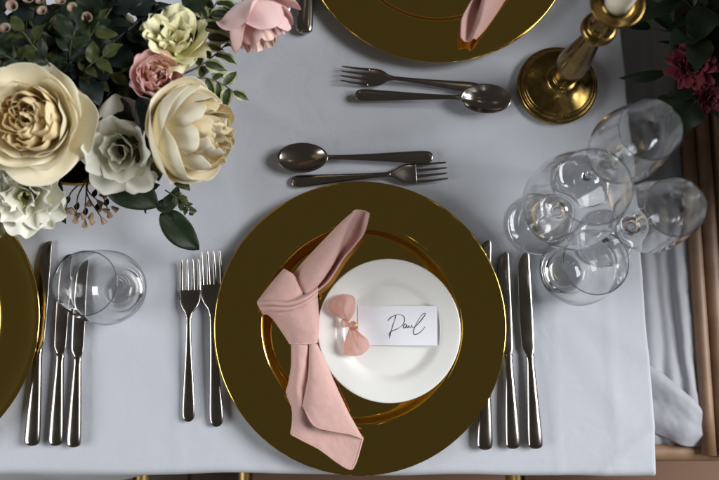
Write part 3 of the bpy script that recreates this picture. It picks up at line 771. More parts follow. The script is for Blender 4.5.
# ------------------------------------------------------------------ flowers
def petal_mesh(name, L, W, a0, a1, r0=.003, z0=0.0, rho=.03, rhotip=None, curl=0.0, ruf=0.0, rufk=7.0, tipw=0.55, notch=0.0, seed=0, nu=13, nv=12, hug=0.0):
    """petal rising from the axis: out = +Y; slope swings from a0 to a1 (degrees from vertical)"""
    rnd = random.Random(seed); ph = rnd.uniform(0, 6); ph2 = rnd.uniform(0, 6)
    V, F, AL, AC = [], [], [], []
    r, z = r0, z0
    path = []
    n = 40
    for i in range(n + 1):
        path.append((r, z))
        t = i / n; a = R(a0 + (a1 - a0) * t)
        r += L / n * math.sin(a); z += L / n * math.cos(a)
    rt = rhotip if rhotip else rho
    for j in range(nv):
        v = j / (nv - 1)
        wv = W * (math.sin(math.pi * min(1, (0.10 + 0.60 * v))) ** 0.9)
        if v > .6: wv *= (1 - (1 - tipw) * ((v - .6) / .4) ** 2.2)
        for i in range(nu):
            u = -1 + 2 * i / (nu - 1)
            s = u * wv
            ve = v * (1 - .26 * abs(u) ** 2.6 * v)        # rounded upper edge
            fi = ve * n; i0 = min(n - 1, int(fi)); ft = fi - i0
            pr = path[i0][0] * (1 - ft) + path[i0+1][0] * ft; pz = path[i0][1] * (1 - ft) + path[i0+1][1] * ft
            a = R(a0 + (a1 - a0) * ve)
            nr_, nz_ = math.cos(a), -math.sin(a)          # outward normal in the (r, z) plane
            q = rho + (rt - rho) * v
            if hug: q = max(.3 * rho, pr * hug)
            x = q * math.sin(s / q); dy = -q * (1 - math.cos(s / q))
            e = ruf * (v ** 1.6) * (math.sin(rufk * u + ph) + .6 * math.sin(rufk * 1.9 * u + ph2)) + curl * (max(0, v - .62) / .38) ** 2 + .4 * curl * abs(u) ** 3 * v
            tipdrop = notch * math.exp(-(u / .22) ** 2) * v ** 6
            e += .0011 * v * noise.noise(Vector((u * 2.1 + seed * 3.7, v * 2.4, seed * 1.3))) * (L / .05) * 2 + .0007 * v**3 * noise.noise(Vector((u * 7 + seed, v * 5, 9)))
            V.append((x, pr + dy + nr_ * e - math.sin(a) * tipdrop, pz + nz_ * e - math.cos(a) * tipdrop))
            AL.append(v); AC.append(abs(u))
    for j in range(nv - 1):
        for i in range(nu - 1):
            F.append((j*nu + i, j*nu + i + 1, (j+1)*nu + i + 1, (j+1)*nu + i))
    me = pydata(name, V, F)
    at = me.attributes.new('along', 'FLOAT', 'POINT'); at.data.foreach_set('value', AL)
    at = me.attributes.new('across', 'FLOAT', 'POINT'); at.data.foreach_set('value', AC)
    return me
def face(o, axis, spin=0.0):
    q = Vector(axis).normalized().to_track_quat('Z', 'Y'); o.rotation_mode = 'QUATERNION'
    o.rotation_quaternion = q @ Matrix.Rotation(spin, 4, 'Z').to_quaternion()
def whorl(t, n, phase, m, jit=.12, tilt=6, variants=2, th=.00028, **kw):
    mes = []
    sd = kw.pop('seed', 0)
    for k in range(variants):
        me = petal_mesh('petal', seed=sd * 10 + k, **kw); me.materials.append(M[m]); mes.append(me)
    for k in range(n):
        o = link_mesh('petal', mes[k % variants], None, t)
        o.rotation_euler = (R(random.uniform(-tilt, tilt)), R(random.uniform(-tilt, tilt)), phase + 2*math.pi*k/n + random.uniform(-jit, jit))
        s = random.uniform(.93, 1.07); o.scale = (s, s, random.uniform(.93, 1.07))
        add_mod_solid(o, th)
        add_subsurf(o, 1)
def calyx(t, r=.006, L=.05):
    link_mesh('stem', tube_mesh('stem', [(0, 0, 0), (.002, .001, -L*.5), (0, .004, -L)], lambda q: .0026, 8, 8), M['stem'], t)
    link_mesh('hip', lathe_mesh('hip', smooth_prof([(.0, -.010), (r*.7, -.007), (r, -.001), (r*.8, .004), (0, .005)], 3), 16), M['stem'], t)

# big open garden rose
f = thing('garden_rose', P(41, 123, .128), 'big open cream garden rose with peach folded centre, left side of the bouquet', 'rose')
face(f, (0.10, -0.20, 1))
f.scale = (.90, .90, .95)
calyx(f)
whorl(f, 5, .35, 'cream', L=.068, W=.052, a0=92, a1=26, rho=.060, curl=.006, ruf=.0012, rufk=4, tipw=1, seed=1, variants=3, r0=.004, z0=.002, tilt=4)
whorl(f, 5, .95, 'cream', L=.066, W=.049, a0=88, a1=2, rho=.046, curl=.004, ruf=.0012, rufk=4, tipw=1, seed=2, variants=3, r0=.004, z0=.003, tilt=4)
whorl(f, 6, .2, 'cream', L=.062, W=.034, a0=84, a1=-14, rho=.038, curl=.001, ruf=.0014, rufk=5, tipw=1, seed=3, variants=3, r0=.004, z0=.004, tilt=4)
whorl(f, 8, .5, 'peach', L=.061, W=.024, a0=82, a1=-28, rho=.015, ruf=.0018, rufk=5, tipw=1, seed=4, variants=3, r0=.004, z0=.005, tilt=6)
whorl(f, 9, .8, 'peach', L=.056, W=.021, a0=76, a1=-34, rho=.011, ruf=.0020, rufk=5, tipw=1, seed=5, variants=3, r0=.004, z0=.006, tilt=7)
whorl(f, 9, .1, 'peach', L=.049, W=.018, a0=68, a1=-36, rho=.009, ruf=.0022, rufk=5, tipw=1, seed=6, variants=3, r0=.003, z0=.007, tilt=8)
whorl(f, 8, .6, 'peach', L=.042, W=.015, a0=56, a1=-34, rho=.008, ruf=.0020, rufk=5, tipw=1, seed=7, variants=3, r0=.002, z0=.008, tilt=9)
whorl(f, 6, .3, 'peach', L=.034, W=.012, a0=40, a1=-24, rho=.008, ruf=.0016, tipw=1, seed=8, r0=.0015, z0=.008, tilt=9)

# globe-shaped cream rose lying on its side
f = thing('garden_rose', P(170, 132, .120), 'globe shaped cream garden rose facing right, at the right of the bouquet', 'rose')
face(f, (0.90, -0.12, 0.36), R(20)); f.scale = (.9, .9, .86)
calyx(f, L=.03)
whorl(f, 3, .2, 'cream', nu=21, L=.072, W=.066, a0=112, a1=2, rho=.044, hug=1.15, curl=.005, ruf=.0008, rufk=4, tipw=1, seed=11, variants=3, r0=.003, z0=-.001, jit=.2, tilt=3)
whorl(f, 3, 1.2, 'cream', nu=21, L=.075, W=.066, a0=104, a1=-10, rho=.042, hug=1.06, curl=.001, ruf=.0008, rufk=4, tipw=1, seed=12, variants=3, r0=.003, z0=.0, tilt=3)
whorl(f, 4, .5, 'cream', nu=17, L=.079, W=.050, a0=98, a1=-20, rho=.038, hug=1.04, curl=.001, ruf=.0012, rufk=5, tipw=1, seed=13, variants=3, r0=.003, z0=.001, tilt=3)
whorl(f, 7, .1, 'cream', L=.084, W=.026, a0=86, a1=-32, rho=.020, ruf=.0022, rufk=5, tipw=1, seed=14, variants=3, r0=.003, z0=.003, tilt=5)
whorl(f, 8, .4, 'peach', L=.084, W=.023, a0=68, a1=-32, rho=.013, ruf=.0026, rufk=5, tipw=1, seed=15, variants=3, r0=.003, z0=.003, tilt=6)
whorl(f, 8, .7, 'cream', L=.082, W=.020, a0=50, a1=-32, rho=.011, ruf=.0028, rufk=5, tipw=1, seed=16, variants=3, r0=.002, z0=.003, tilt=7)
whorl(f, 7, .2, 'peach', L=.080, W=.017, a0=32, a1=-22, rho=.010, ruf=.0028, tipw=1, seed=17, variants=3, r0=.001, z0=.003, tilt=7)
whorl(f, 5, .5, 'cream', L=.078, W=.013, a0=14, a1=-8, rho=.009, ruf=.0024, tipw=1, seed=18, r0=.001, z0=.003, tilt=6)

# white rose between them
f = thing('white_rose', P(124, 150, .104), 'white rose with folded petals between the two cream roses', 'rose')
face(f, (0.10, -0.34, 1), R(35))
calyx(f, L=.04)
whorl(f, 5, .3, 'white', L=.046, W=.031, a0=88, a1=40, rho=.05, curl=.010, ruf=.0022, tipw=.9, seed=21, variants=3, jit=.2, tilt=5)
whorl(f, 4, .8, 'white', L=.042, W=.029, a0=74, a1=-6, rho=.028, curl=.008, ruf=.0022, tipw=1, seed=22, variants=2)
whorl(f, 3, .2, 'white', L=.036, W=.018, a0=50, a1=-22, rho=.014, curl=.004, ruf=.0015, tipw=1, seed=23)
whorl(f, 3, 1.1, 'white', L=.032, W=.012, a0=26, a1=-14, rho=.008, curl=.003, ruf=.001, tipw=1, seed=24)

# white lisianthus, lower left
for (u, v, z, ax, sc, lb) in ((28, 194, .088, (0.30, -0.55, 1), 1.0, 'white ruffled lisianthus below the big open rose'), (-6, 176, .092, (-0.4, -0.5, 1), .9, 'white lisianthus cut off at the left under the big open rose')):
    f = thing('lisianthus', P(u, v, z), lb, 'flower', 'white lisianthus blooms')
    face(f, ax); f.scale = (sc,)*3
    calyx(f, L=.04)
    whorl(f, 6, .3, 'white', L=.042, W=.027, a0=78, a1=20, rho=.03, curl=.004, ruf=.0034, rufk=8, tipw=1, seed=31, variants=3, tilt=10)
    whorl(f, 5, .7, 'white', L=.038, W=.023, a0=56, a1=-4, rho=.018, curl=.006, ruf=.0042, rufk=8, tipw=1, seed=32, variants=3, tilt=10)
    whorl(f, 4, .1, 'white', L=.034, W=.018, a0=34, a1=-10, rho=.010, curl=.004, ruf=.0036, tipw=1, seed=33, tilt=10)
    whorl(f, 3, .5, 'lime', L=.024, W=.008, a0=20, a1=-10, rho=.006, ruf=.0018, seed=34)

# lime carnation-like bloom
f = thing('lisianthus', P(177, 50, .125), 'pale lime ruffled bloom above the small pink ranunculus', 'flower')
face(f, (0.1, 0.35, 1)); calyx(f, L=.04)
whorl(f, 6, .2, 'lime', L=.040, W=.025, a0=72, a1=24, rho=.03, curl=.004, ruf=.0034, rufk=9, tipw=1, seed=41, variants=3, tilt=12)
whorl(f, 5, .6, 'lime', L=.036, W=.021, a0=50, a1=4, rho=.016, curl=.006, ruf=.0036, rufk=9, tipw=1, seed=42, variants=3, tilt=12)
whorl(f, 5, .9, 'lime', L=.032, W=.017, a0=30, a1=-6, rho=.010, curl=.004, ruf=.0030, tipw=1, seed=43, tilt=12)
whorl(f, 3, .2, 'lime', L=.026, W=.008, a0=14, a1=-6, rho=.006, ruf=.0018, seed=44)

# small pink ranunculus
f = thing('ranunculus', P(154, 80, .130), 'small coral pink rounded bloom touching the globe shaped cream rose', 'flower')
face(f, (0.45, -0.15, 1)); calyx(f, L=.04)
whorl(f, 5, .1, 'blush', L=.036, W=.022, a0=92, a1=-20, rho=.020, hug=1.1, curl=.002, ruf=.0008, tipw=1, seed=51, variants=2)
whorl(f, 5, .7, 'blush', L=.036, W=.019, a0=84, a1=-30, rho=.017, hug=1.06, curl=.0015, ruf=.0012, tipw=1, seed=52)
whorl(f, 6, .3, 'pink', L=.034, W=.012, a0=66, a1=-30, rho=.010, curl=.001, ruf=.0018, tipw=1, seed=53)
whorl(f, 6, .9, 'pink', L=.032, W=.009, a0=44, a1=-24, rho=.006, ruf=.0018, tipw=1, seed=54, tilt=10)
whorl(f, 4, .4, 'pink', L=.029, W=.006, a0=20, a1=-10, rho=.004, ruf=.0014, tipw=1, seed=55, tilt=10)

# pink rose at the top, hanging towards the cutlery
f = thing('pink_rose', P(247, 1, .135), 'half open pink rose hanging out over the table by the top knives', 'rose')
face(f, (0.36, -0.75, -0.28), R(15)); f.scale = (.80, .80, .86); calyx(f, L=.05)
whorl(f, 3, .3, 'blush', L=.062, W=.036, a0=96, a1=8, rho=.028, hug=1.2, curl=.010, ruf=.0008, rufk=4, tipw=1, seed=61, variants=3, jit=.2, tilt=3)
whorl(f, 4, .9, 'blush', L=.064, W=.034, a0=86, a1=-14, rho=.025, hug=1.08, curl=.004, ruf=.0010, rufk=4, tipw=1, seed=62, variants=2, tilt=3)
whorl(f, 4, .2, 'blush', L=.063, W=.027, a0=72, a1=-20, rho=.019, hug=1.05, curl=.003, ruf=.0012, tipw=1, seed=63, tilt=4)
whorl(f, 5, .7, 'pink', L=.060, W=.018, a0=50, a1=-18, rho=.012, curl=.002, ruf=.0014, tipw=1, seed=64, tilt=5)
whorl(f, 4, .1, 'pink', L=.056, W=.011, a0=22, a1=-8, rho=.008, curl=.001, ruf=.001, tipw=1, seed=65, tilt=5)

# faded bloom deep in the foliage
f = thing('faded_bloom', P(116, 50, .100), 'faded cream bloom deep in the dark foliage left of the lime bloom', 'flower')
face(f, (0.2, 0.1, 1)); calyx(f, L=.03)
whorl(f, 5, .2, 'faded', L=.036, W=.018, a0=82, a1=30, rho=.03, curl=.006, ruf=.0034, seed=71, variants=3, tilt=14)
whorl(f, 5, .8, 'faded', L=.030, W=.014, a0=60, a1=0, rho=.016, curl=.004, ruf=.0032, seed=72, variants=3, tilt=14)
whorl(f, 3, .4, 'faded', L=.024, W=.009, a0=30, a1=-6, rho=.008, ruf=.002, seed=73, tilt=14)

# ------------------------------------------------------------------ leaves and sprigs
def leaf_mesh(L, W, bend=.25, fold=.25, wave=.0, seed=0, nu=7, nv=13, shape=1.0):
    rnd = random.Random(seed); ph = rnd.uniform(0, 6)
    V, F, AC, AL = [], [], [], []
    for j in range(nv):
        v = j / (nv - 1)
        w = W * max(.02, (math.sin(math.pi * v ** (.75 * shape))) ** .85)
        a = bend * v * 2
        y = L * (math.sin(a) / (bend * 2) if bend else v); z = -L * ((1 - math.cos(a)) / (bend * 2) if bend else 0)
        for i in range(nu):
            u = -1 + 2 * i / (nu - 1)
            V.append((u * w, y, z + abs(u) * w * fold + wave * W * math.sin(v * 11 + ph + u * 2) * abs(u)))
            AC.append(abs(u)); AL.append(v)
    for j in range(nv - 1):
        for i in range(nu - 1):
            F.append((j*nu+i, j*nu+i+1, (j+1)*nu+i+1, (j+1)*nu+i))
    me = pydata('leaf', V, F)
    at = me.attributes.new('across', 'FLOAT', 'POINT'); at.data.foreach_set('value', AC)
    at = me.attributes.new('along', 'FLOAT', 'POINT'); at.data.foreach_set('value', AL)
    return me
LM = {}
for k, (L, W, b, fo, wv, sh) in {'broad': (.042, .016, .3, .22, .12, .9), 'oval': (.034, .0115, .35, .2, .1, 1.0), 'small': (.022, .0062, .3, .3, .16, 1.0), 'long': (.055, .0075, .35, .3, .05, 1.05), 'tiny': (.010, .003, .3, .2, 0, 1)}.items():
    for mm in ('leaf', 'leafblue', 'leafolive', 'leafvar'):
        me = leaf_mesh(L, W, b, fo, wv, hash(k) % 97 if False else len(LM), shape=sh); me.materials.append(M[mm]); LM[(k, mm)] = me
def orient(o, d, up=(0, 0, 1), roll=0.0):
    """local +Y along d, local +Z near up"""
    d = Vector(d).normalized(); up = Vector(up)
    x = d.cross(up)
    if x.length < 1e-4: x = Vector((1, 0, 0))
    x.normalize(); z = x.cross(d).normalized()
    m = Matrix((x, d, z)).transposed().to_4x4() @ Matrix.Rotation(roll, 4, 'Y')
    o.rotation_mode = 'QUATERNION'; o.rotation_quaternion = m.to_quaternion()
def sprig(name, pts, leaves, label, cat='foliage', group=None, kind='oval', lm='leaf', scale=1.0, rs=.0014, start=.15, seed=0, spread=55, stem='stem'):
    """a stem through world points with leaves set along it in pairs"""
    rnd = random.Random(seed)
    base = Vector(pts[0]); pl = [Vector(p) - base for p in pts]
    t = thing(name, base, label, cat, group)
    link_mesh('stem', tube_mesh('stem', pl, lambda q: rs * (1.15 - .6*q), 7, 18), M[stem], t)
    S = resample(pl, 60)
    for k in range(leaves):
        q = start + (1 - start) * (k / max(1, leaves - 1))
        i = min(58, int(q * 59)); p = S[i]; d = (S[i+1] - S[max(0, i-1)]).normalized()
        side = d.cross(Vector((0, 0, 1))).normalized() * (1 if k % 2 else -1)
        a = R(spread + rnd.uniform(-14, 14)) if k < leaves - 1 else R(rnd.uniform(-12, 12))
        dd = d * math.cos(a) + side * math.sin(a) + Vector((0, 0, rnd.uniform(-.15, .35)))
        o = link_mesh('leaf', LM[(kind, lm)], None, t)
        o.location = p; orient(o, dd, (rnd.uniform(-.35, .35), rnd.uniform(-.35, .35), 1), rnd.uniform(-.5, .5))
        s = scale * rnd.uniform(.8, 1.15); o.scale = (s, s, s)
    return t

# gold footed bowl carrying the bouquet
vb = P(78, 118, .085); vb.z = T
vs2 = thing('flower_bowl', vb, 'gold footed bowl holding the left bouquet, its rim showing under the roses', 'bowl')
link_mesh('foot', lathe_mesh('foot', smooth_prof([(0, .0005), (.043, 0), (.045, .003), (.030, .007), (.012, .014), (.010, .024), (.018, .032)], 4), 64), M['brass'], vs2)
link_mesh('basin', lathe_mesh('basin', smooth_prof([(.018, .032), (.045, .040), (.066, .058), (.0715, .080), (.0720, .0835), (.0690, .0835), (.0685, .080), (.060, .060), (.040, .045), (0, .042)], 5), 80), M['goldring'], vs2)
# dark wet moss packed in the bowl
def moss(loc, rx, ry, rz, seed):
    bm = bmesh.new(); bmesh.ops.create_icosphere(bm, subdivisions=5, radius=1)
    for v in bm.verts:
        n_ = noise.noise(v.co*3 + Vector((seed, 0, 0)))*.12 + noise.noise(v.co*9)*.08
        v.co = Vector((v.co.x*rx, v.co.y*ry, v.co.z*rz)) * (1 + n_)
    me = bpy.data.meshes.new('moss'); bm.to_mesh(me); bm.free()
    o = link_mesh('moss', me, M['hollow']); o.location = loc
    return tag(o, kind='stuff')
tag(moss(vb + Vector((-.005, .02, .082)), .062, .058, .026, 1), 'dark moss packed into the gold flower bowl', 'moss')

ctr = lambda: P(80, 100, .095)
SPR = [  # far end (u, v, z), kind, material, leaves, scale
    ((-30, 20, .13), 'broad', 'leafblue', 8, 1.0), ((10, -25, .13), 'oval', 'leaf', 9, 1.1), ((60, -40, .14), 'oval', 'leafolive', 9, .9),
    ((105, -30, .14), 'broad', 'leafblue', 8, 1.1), ((150, -25, .14), 'broad', 'leafblue', 8, 1.0), ((185, 5, .13), 'broad', 'leaf', 7, 1.0),
    ((-30, 75, .12), 'broad', 'leaf', 7, 1.0), ((30, 20, .15), 'oval', 'leafblue', 9, .9), ((90, 15, .15), 'broad', 'leaf', 7, 1.0),
    ((140, 20, .14), 'broad', 'leafblue', 7, 1.0), ((70, 45, .15), 'small', 'leafolive', 12, 1.1), ((20, 50, .14), 'broad', 'leaf', 7, .9),
    ((150, 110, .12), 'broad', 'leafblue', 6, .9), ((175, 175, .10), 'small', 'leafolive', 12, 1.0), ((110, 110, .11), 'oval', 'leaf', 7, 1.0),
    ((0, 220, .085), 'oval', 'leaf', 5, .8), ((45, 0, .15), 'small', 'leafolive', 12, 1.1), ((120, -5, .15), 'oval', 'leafblue', 9, 1.0),
    ((130, 70, .14), 'small', 'leafolive', 10, 1.0), ((95, 75, .14), 'oval', 'leafblue', 7, 1.0), ((-20, -10, .14), 'broad', 'leafblue', 8, 1.1), ((90, 160, .09), 'oval', 'leaf', 5, .8),
    ((22, 30, .165), 'small', 'leafolive', 12, 1.0), ((75, 30, .165), 'small', 'leaf', 12, 1.1), ((105, 55, .16), 'small', 'leafolive', 11, .9), ((45, 58, .165), 'small', 'leaf', 12, 1.0), ((100, 20, .165), 'small', 'leafolive', 11, .9), ((5, 55, .16), 'small', 'leaf', 11, 1.0)]
SPL = ['broad leafed sprig at the far left edge of the bouquet', 'sprig at the top left corner of the bouquet', 'sprig at the top edge behind the small cup blooms', 'broad leafed sprig at the top edge, right of the cup blooms',
       'broad leafed sprig at the top edge above the faded bloom', 'broad leafed sprig at the top beside the lime bloom', 'sprig at the left edge above the big open rose', 'sprig among the small cup blooms',
       'broad leafed sprig right of the small cup blooms', 'broad leafed sprig behind the lime bloom', 'small leafed sprig below the cup blooms', 'broad leafed sprig behind the big open rose',
       'sprig behind the globe shaped rose', 'small leafed sprig under the globe shaped rose', 'sprig above the white rose', 'sprig under the white lisianthus', 'small leafed sprig at the upper left of the cup blooms',
       'sprig left of the faded bloom', 'small leafed sprig below the faded bloom', 'sprig between the big open rose and the faded bloom', 'broad leafed sprig in the top left corner', 'sprig between the big open rose and the bowl rim',
       'fine leafed sprig over the far left foliage', 'fine leafed sprig just under the cup blooms', 'fine leafed sprig at the lower left of the faded bloom', 'fine leafed sprig just above the big open rose', 'fine leafed sprig between the cup blooms and the faded bloom', 'fine leafed sprig at the upper left of the big open rose']
for k, ((u, v, z), kd, lm, n_, sc) in enumerate(SPR):
    a = ctr(); b = P(u, v, z); m_ = (a + b) / 2 + Vector((0, 0, .018))
    nm = {'leafblue': 'blue green', 'leaf': 'dark green', 'leafolive': 'olive green'}[lm]
    sprig('foliage_sprig', [a, m_, b], n_, nm + ' ' + SPL[k], 'foliage', 'filler sprigs in the left bouquet', kd, lm, sc, seed=k)

def lone_leaf(pts, W, m, label, fold=.18, wave=.06, seed=0):
    """a single leaf with its stalk; pts world points from base to tip"""
    base = Vector(pts[0]); pl = resample([Vector(p) - base for p in pts], 16)
    t = thing('large_leaf', base, label, 'leaf', None)
    rnd = random.Random(seed); V, F, AC = [], [], []; nu = 9
    for j, p in enumerate(pl):
        v = j / 15
        d = (pl[min(15, j+1)] - pl[max(0, j-1)]).normalized(); sd = d.cross(Vector((0, 0, 1))).normalized(); upv = sd.cross(d)
        w = W * max(.02, math.sin(math.pi * (0.02 + .98*v) ** .8) ** .7)
        for i in range(nu):
            u_ = -1 + 2*i/(nu-1)
            V.append(p + sd*(u_*w) + upv*(abs(u_)*w*fold + wave*W*math.sin(v*9 + u_*2 + seed)*abs(u_))); AC.append(abs(u_))
    for j in range(15):
        for i in range(nu-1): F.append((j*nu+i, j*nu+i+1, (j+1)*nu+i+1, (j+1)*nu+i))
    me = pydata('blade', V, F); at = me.attributes.new('across', 'FLOAT', 'POINT'); at.data.foreach_set('value', AC)
    o = link_mesh('blade', me, M[m], t); add_mod_solid(o, .0004)
    link_mesh('midrib', tube_mesh('midrib', [p - Vector((0, 0, .0006)) for p in pl], lambda q: .0011*(1.1-q), 6), M['stem'], t)
    return t
lone_leaf([P(107, 176, .085), P(122, 184, .086), P(140, 195, .080), P(158, 207, .070)], .0205, 'leaf', 'broad dark green leaf hanging below the white rose', .12)
lone_leaf([P(163, 212, .06), P(172, 222, .058), P(184, 236, .05), P(199, 250, .04)], .0150, 'leaf', 'dark leaf at the tip of the trailing sprig above the left forks', .2, .12)
lone_leaf([P(157, 205, .065), P(166, 206, .068), P(174, 198, .07), P(178, 186, .07)], .0080, 'leaf', 'narrow dark leaf curling up beside the globe shaped rose', .3)
lone_leaf([P(142, 95, .14), P(150, 110, .142), P(156, 128, .136), P(150, 156, .118)], .0150, 'leafblue', 'dark blue green leaf between the white rose and the globe shaped rose', .25)
lone_leaf([P(150, 60, .12), P(143, 80, .125), P(141, 95, .125), P(144, 112, .12)], .0080, 'leafblue', 'narrow dark leaf under the small pink bloom', .25)
lone_leaf([P(56, 178, .085), P(58, 192, .08), P(57, 206, .07), P(66, 224, .055)], .0075, 'leaf', 'slender dark pointed leaf hanging beside the white lisianthus', .3)
t = sprig('trailing_sprig', [P(140, 185, .07), P(152, 200, .066), P(163, 212, .06)], 4, 'short trailing twig carrying the dark leaf above the forks', 'twig', None, 'small', 'leaf', .9, .0013)

# variegated sprigs by the pink rose
for k, (pts, n_) in enumerate((([P(180, 70, .12), P(198, 50, .125), P(212, 30, .12), P(226, 12, .115)], 9), ([P(180, 75, .12), P(200, 66, .118), P(218, 52, .11), P(232, 38, .10)], 8),
                               ([P(185, 80, .12), P(205, 78, .112), P(222, 84, .10), P(234, 92, .095)], 7), ([P(185, 45, .12), P(205, 22, .125), P(222, -8, .12)], 8))):
    sprig('variegated_sprig', pts, n_, ('cream edged leaf sprig rising beside the lime bloom to the pink rose', 'cream edged leaf sprig just below the pink rose', 'cream edged leaf sprig lying along the top of the globe shaped rose', 'cream edged leaf sprig at the top edge left of the pink rose')[k], 'foliage', 'variegated sprigs by the pink rose', 'small', 'leafvar', 1.05, .0010, .3, seed=40 + k, spread=60, stem='stemred')
# fine green sprig by the globe rose
sprig('fine_sprig', [P(165, 190, .08), P(180, 200, .072), P(190, 212, .06)], 14, 'fine light green sprig under the globe shaped rose', 'foliage', None, 'tiny', 'leafolive', 1.0, .0007, .3, seed=77)

# wax flowers: thin stems with small cup buds
budp = smooth_prof([(0, 0), (.0016, .0015), (.0026, .0045), (.0034, .0075), (.0040, .0092), (.0032, .0088), (.0018, .0070), (0, .0062)], 3)
bud_me = lathe_mesh('bud', budp, 14); bud_me.materials.append(mat('waxflower_pink', (0.42, 0.20, 0.17), 0.5, var=((0.30, 0.30, 0.12), 160)))
cup_me = lathe_mesh('bloom', smooth_prof([(0, 0), (.0016, .001), (.0030, .004), (.0044, .0065), (.0058, .0075), (.0060, .0070), (.0046, .0058), (.0030, .0030), (.0012, .0020), (0, .0020)], 3), 18); cup_me.materials.append(mat('waxflower_pale', (0.30, 0.27, 0.17), 0.5, var=((0.30, 0.15, 0.13), 120)))
cup_me.materials.append(mat('waxflower_heart', (0.07, 0.02, 0.02), 0.6))
for p_ in cup_me.polygons:
    if p_.index // 18 >= 18: p_.material_index = 1
def waxflower(base, ends, label, scale=1.0, seed=0, bud_me=bud_me):
    rnd = random.Random(seed); b0 = Vector(base)
    t = thing('waxflower_sprig', b0, label, 'flower', 'waxflower sprigs')
    for e in ends:
        d = Vector(e) - b0; mid = d*.5 + Vector((rnd.uniform(-.006, .006), rnd.uniform(-.004, .004), .006))
        s = link_mesh('twig', tube_mesh('twig', [(0, 0, 0), mid, d], lambda q: .0010 - .0004*q, 6, 12), M['stemred'], t)
        dirv = (d - mid).normalized()
        for q, off in (((1.0, 0),) if bud_me is cup_me else ((1.0, 0), (.72, 1), (.72, -1))):
            p = mid + (d - mid)*q if q < 1 else d
            o = link_mesh('bud', bud_me, None, s)
            side = dirv.cross(Vector((0, 0, 1))).normalized()*off
            ax = dirv + side*.9
            if bud_me is cup_me: ax = dirv*.4 + side*.5 + Vector((rnd.uniform(-.2, .4), rnd.uniform(-.5, .1), 1.0))
            p2 = p + side*.005
            o.location = p2; o.rotation_mode = 'QUATERNION'; o.rotation_quaternion = ax.normalized().to_track_quat('Z', 'Y'); o.scale = (scale,)*3
            if off: link_mesh('needle', LM[('tiny', 'leaf')], None, s).location = p
    return t
waxflower(P(88, 178, .085), [P(66, 208, .06), P(76, 216, .06), P(85, 221, .055), P(101, 217, .055), P(97, 200, .065), P(108, 211, .055)], 'pink budded waxflower sprig hanging below the gold bowl rim', .85, 3)
waxflower(P(70, 60, .12), [P(44, 4, .15), P(60, 27, .155), P(75, 10, .155), P(87, 19, .15), P(62, 5, .15), P(45, 14, .15)], 'waxflower sprig with small cup blooms at the top left of the bouquet', .85, 9, cup_me)
waxflower(P(30, 60, .12), [P(8, 32, .145), P(2, 62, .14), P(14, 8, .15), P(30, 2, .15)], 'waxflower sprig at the far left of the bouquet above the big open rose', .95, 5, cup_me)

# ------------------------------------------------------------------ dark second bouquet, right edge
rb = P(712, 70, BZ); rb.z = T + BZ
pot = thing('flower_pot', rb, 'dark pot holding the right bouquet on the low side table', 'pot')
link_mesh('body', lathe_mesh('body', smooth_prof([(0, 0), (.034, 0), (.040, .01), (.046, .06), (.048, .075), (.044, .075), (.040, .05), (0, .045)], 4), 48), M['darkwood'], pot)
link_mesh('soil', lathe_mesh('soil', [(0, .07), (.02, .071), (.0435, .066)], 40), M['hollow'], pot).data.flip_normals()
RS = (((650, 28, .03), 'long', 5, 'dark slender leafed sprig reaching left beside the candle, right bouquet'), ((672, -10, .06), 'long', 8, 'dark slender leafed sprig at the top of the right bouquet'), ((700, 0, .10), 'broad', 8, 'broad dark leafed sprig rising behind the pink bloom'), ((664, 73, .03), 'long', 3, 'thin dark sprig poking left below the dusky pink bloom'), ((694, 100, .03), 'broad', 7, 'broad dark leafed sprig under the dusky pink bloom'), ((690, 38, .09), 'oval', 8, 'dark sprig just above the dusky pink bloom'), ((672, 96, .02), 'oval', 4, 'dark sprig pointing down to the back wine glass'))
for k, ((u, v, z), kd, n_, lb) in enumerate(RS):
    a = P(714, 60, -.02); b = P(u, v, z); m_ = (a + b)/2 + Vector((0, 0, .02))
    sprig('dark_sprig', [a, m_, b], n_, lb, 'foliage', 'dark sprigs in the right bouquet', kd, 'leaf', 1.1, seed=100 + k)
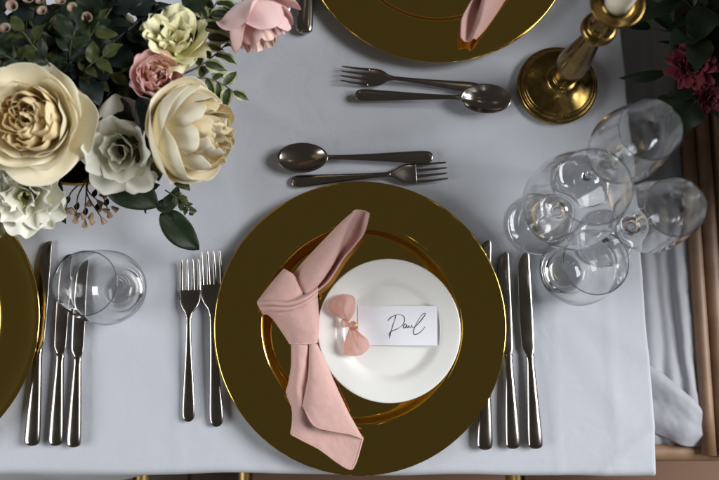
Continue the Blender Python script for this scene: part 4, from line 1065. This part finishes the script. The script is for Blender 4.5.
# extra leaves added mostly out of view, sized to shade the table's far right
def shade_leaf_mass():
    rnd = random.Random(5); V, F, AC = [], [], []
    for q in range(6500):
        a = rnd.uniform(0, 2*math.pi); zc = rnd.uniform(-1, 1); rr = rnd.uniform(.45, 1.0) ** .5
        c = Vector((.20*math.cos(a)*math.sqrt(1-zc*zc), .25*math.sin(a)*math.sqrt(1-zc*zc), .20*zc)) * rr
        c += Vector((rb.x + .19, rb.y + .02, T + .17))
        c.x += .25 * max(0, c.z - (T + .12)) 
        d = Vector((rnd.gauss(0, 1), rnd.gauss(0, 1), rnd.gauss(0, .7))).normalized(); sdv = d.cross(Vector((rnd.gauss(0, .4), rnd.gauss(0, .4), 1))).normalized(); up = sdv.cross(d)
        L = rnd.uniform(.026, .046); W = L*rnd.uniform(.2, .34); b0 = len(V)
        for (t_, w_, h_) in ((0, .05, 0), (.3, .85, -.02), (.6, .9, -.08), (.85, .5, -.17), (1, .04, -.25)):
            for u_ in (-1, 0, 1):
                V.append(c + d*(L*t_) + sdv*(W*w_*u_) + up*(L*h_ + abs(u_)*W*w_*.25)); AC.append(abs(u_))
        for j in range(4):
            for i in range(2): F.append((b0+j*3+i, b0+j*3+i+1, b0+(j+1)*3+i+1, b0+(j+1)*3+i))
    me = pydata('shade_foliage', V, F); at = me.attributes.new('across', 'FLOAT', 'POINT'); at.data.foreach_set('value', AC)
    return tag(link_mesh('shade_foliage', me, M['leaf']), 'thick dark leaf mass added to the right bouquet to shade the table', 'foliage', None, 'stuff')
shade_leaf_mass()
for (u, v, z, ax, sc, lb) in ((692, 66, .055, (-.35, -.25, 1), 1.0, 'dusky pink many petalled bloom in the dark right bouquet'), (708, 97, .03, (0, -.6, 1), .7, 'dark red bloom low in the right bouquet')):
    f = thing('dahlia', P(u, v, z), lb, 'flower'); face(f, ax); f.scale = (sc,)*3; calyx(f, L=.04)
    for q, (n_, L, a0, a1) in enumerate(((9, .028, 84, 50), (9, .026, 66, 26), (8, .023, 48, 8), (6, .019, 28, -6), (4, .014, 12, -10))):
        whorl(f, n_, q*.35, 'rosy', L=L, W=.0088, a0=a0, a1=a1, rho=.006, curl=.002, ruf=.0008, tipw=1, seed=80+q, nu=7, nv=8)
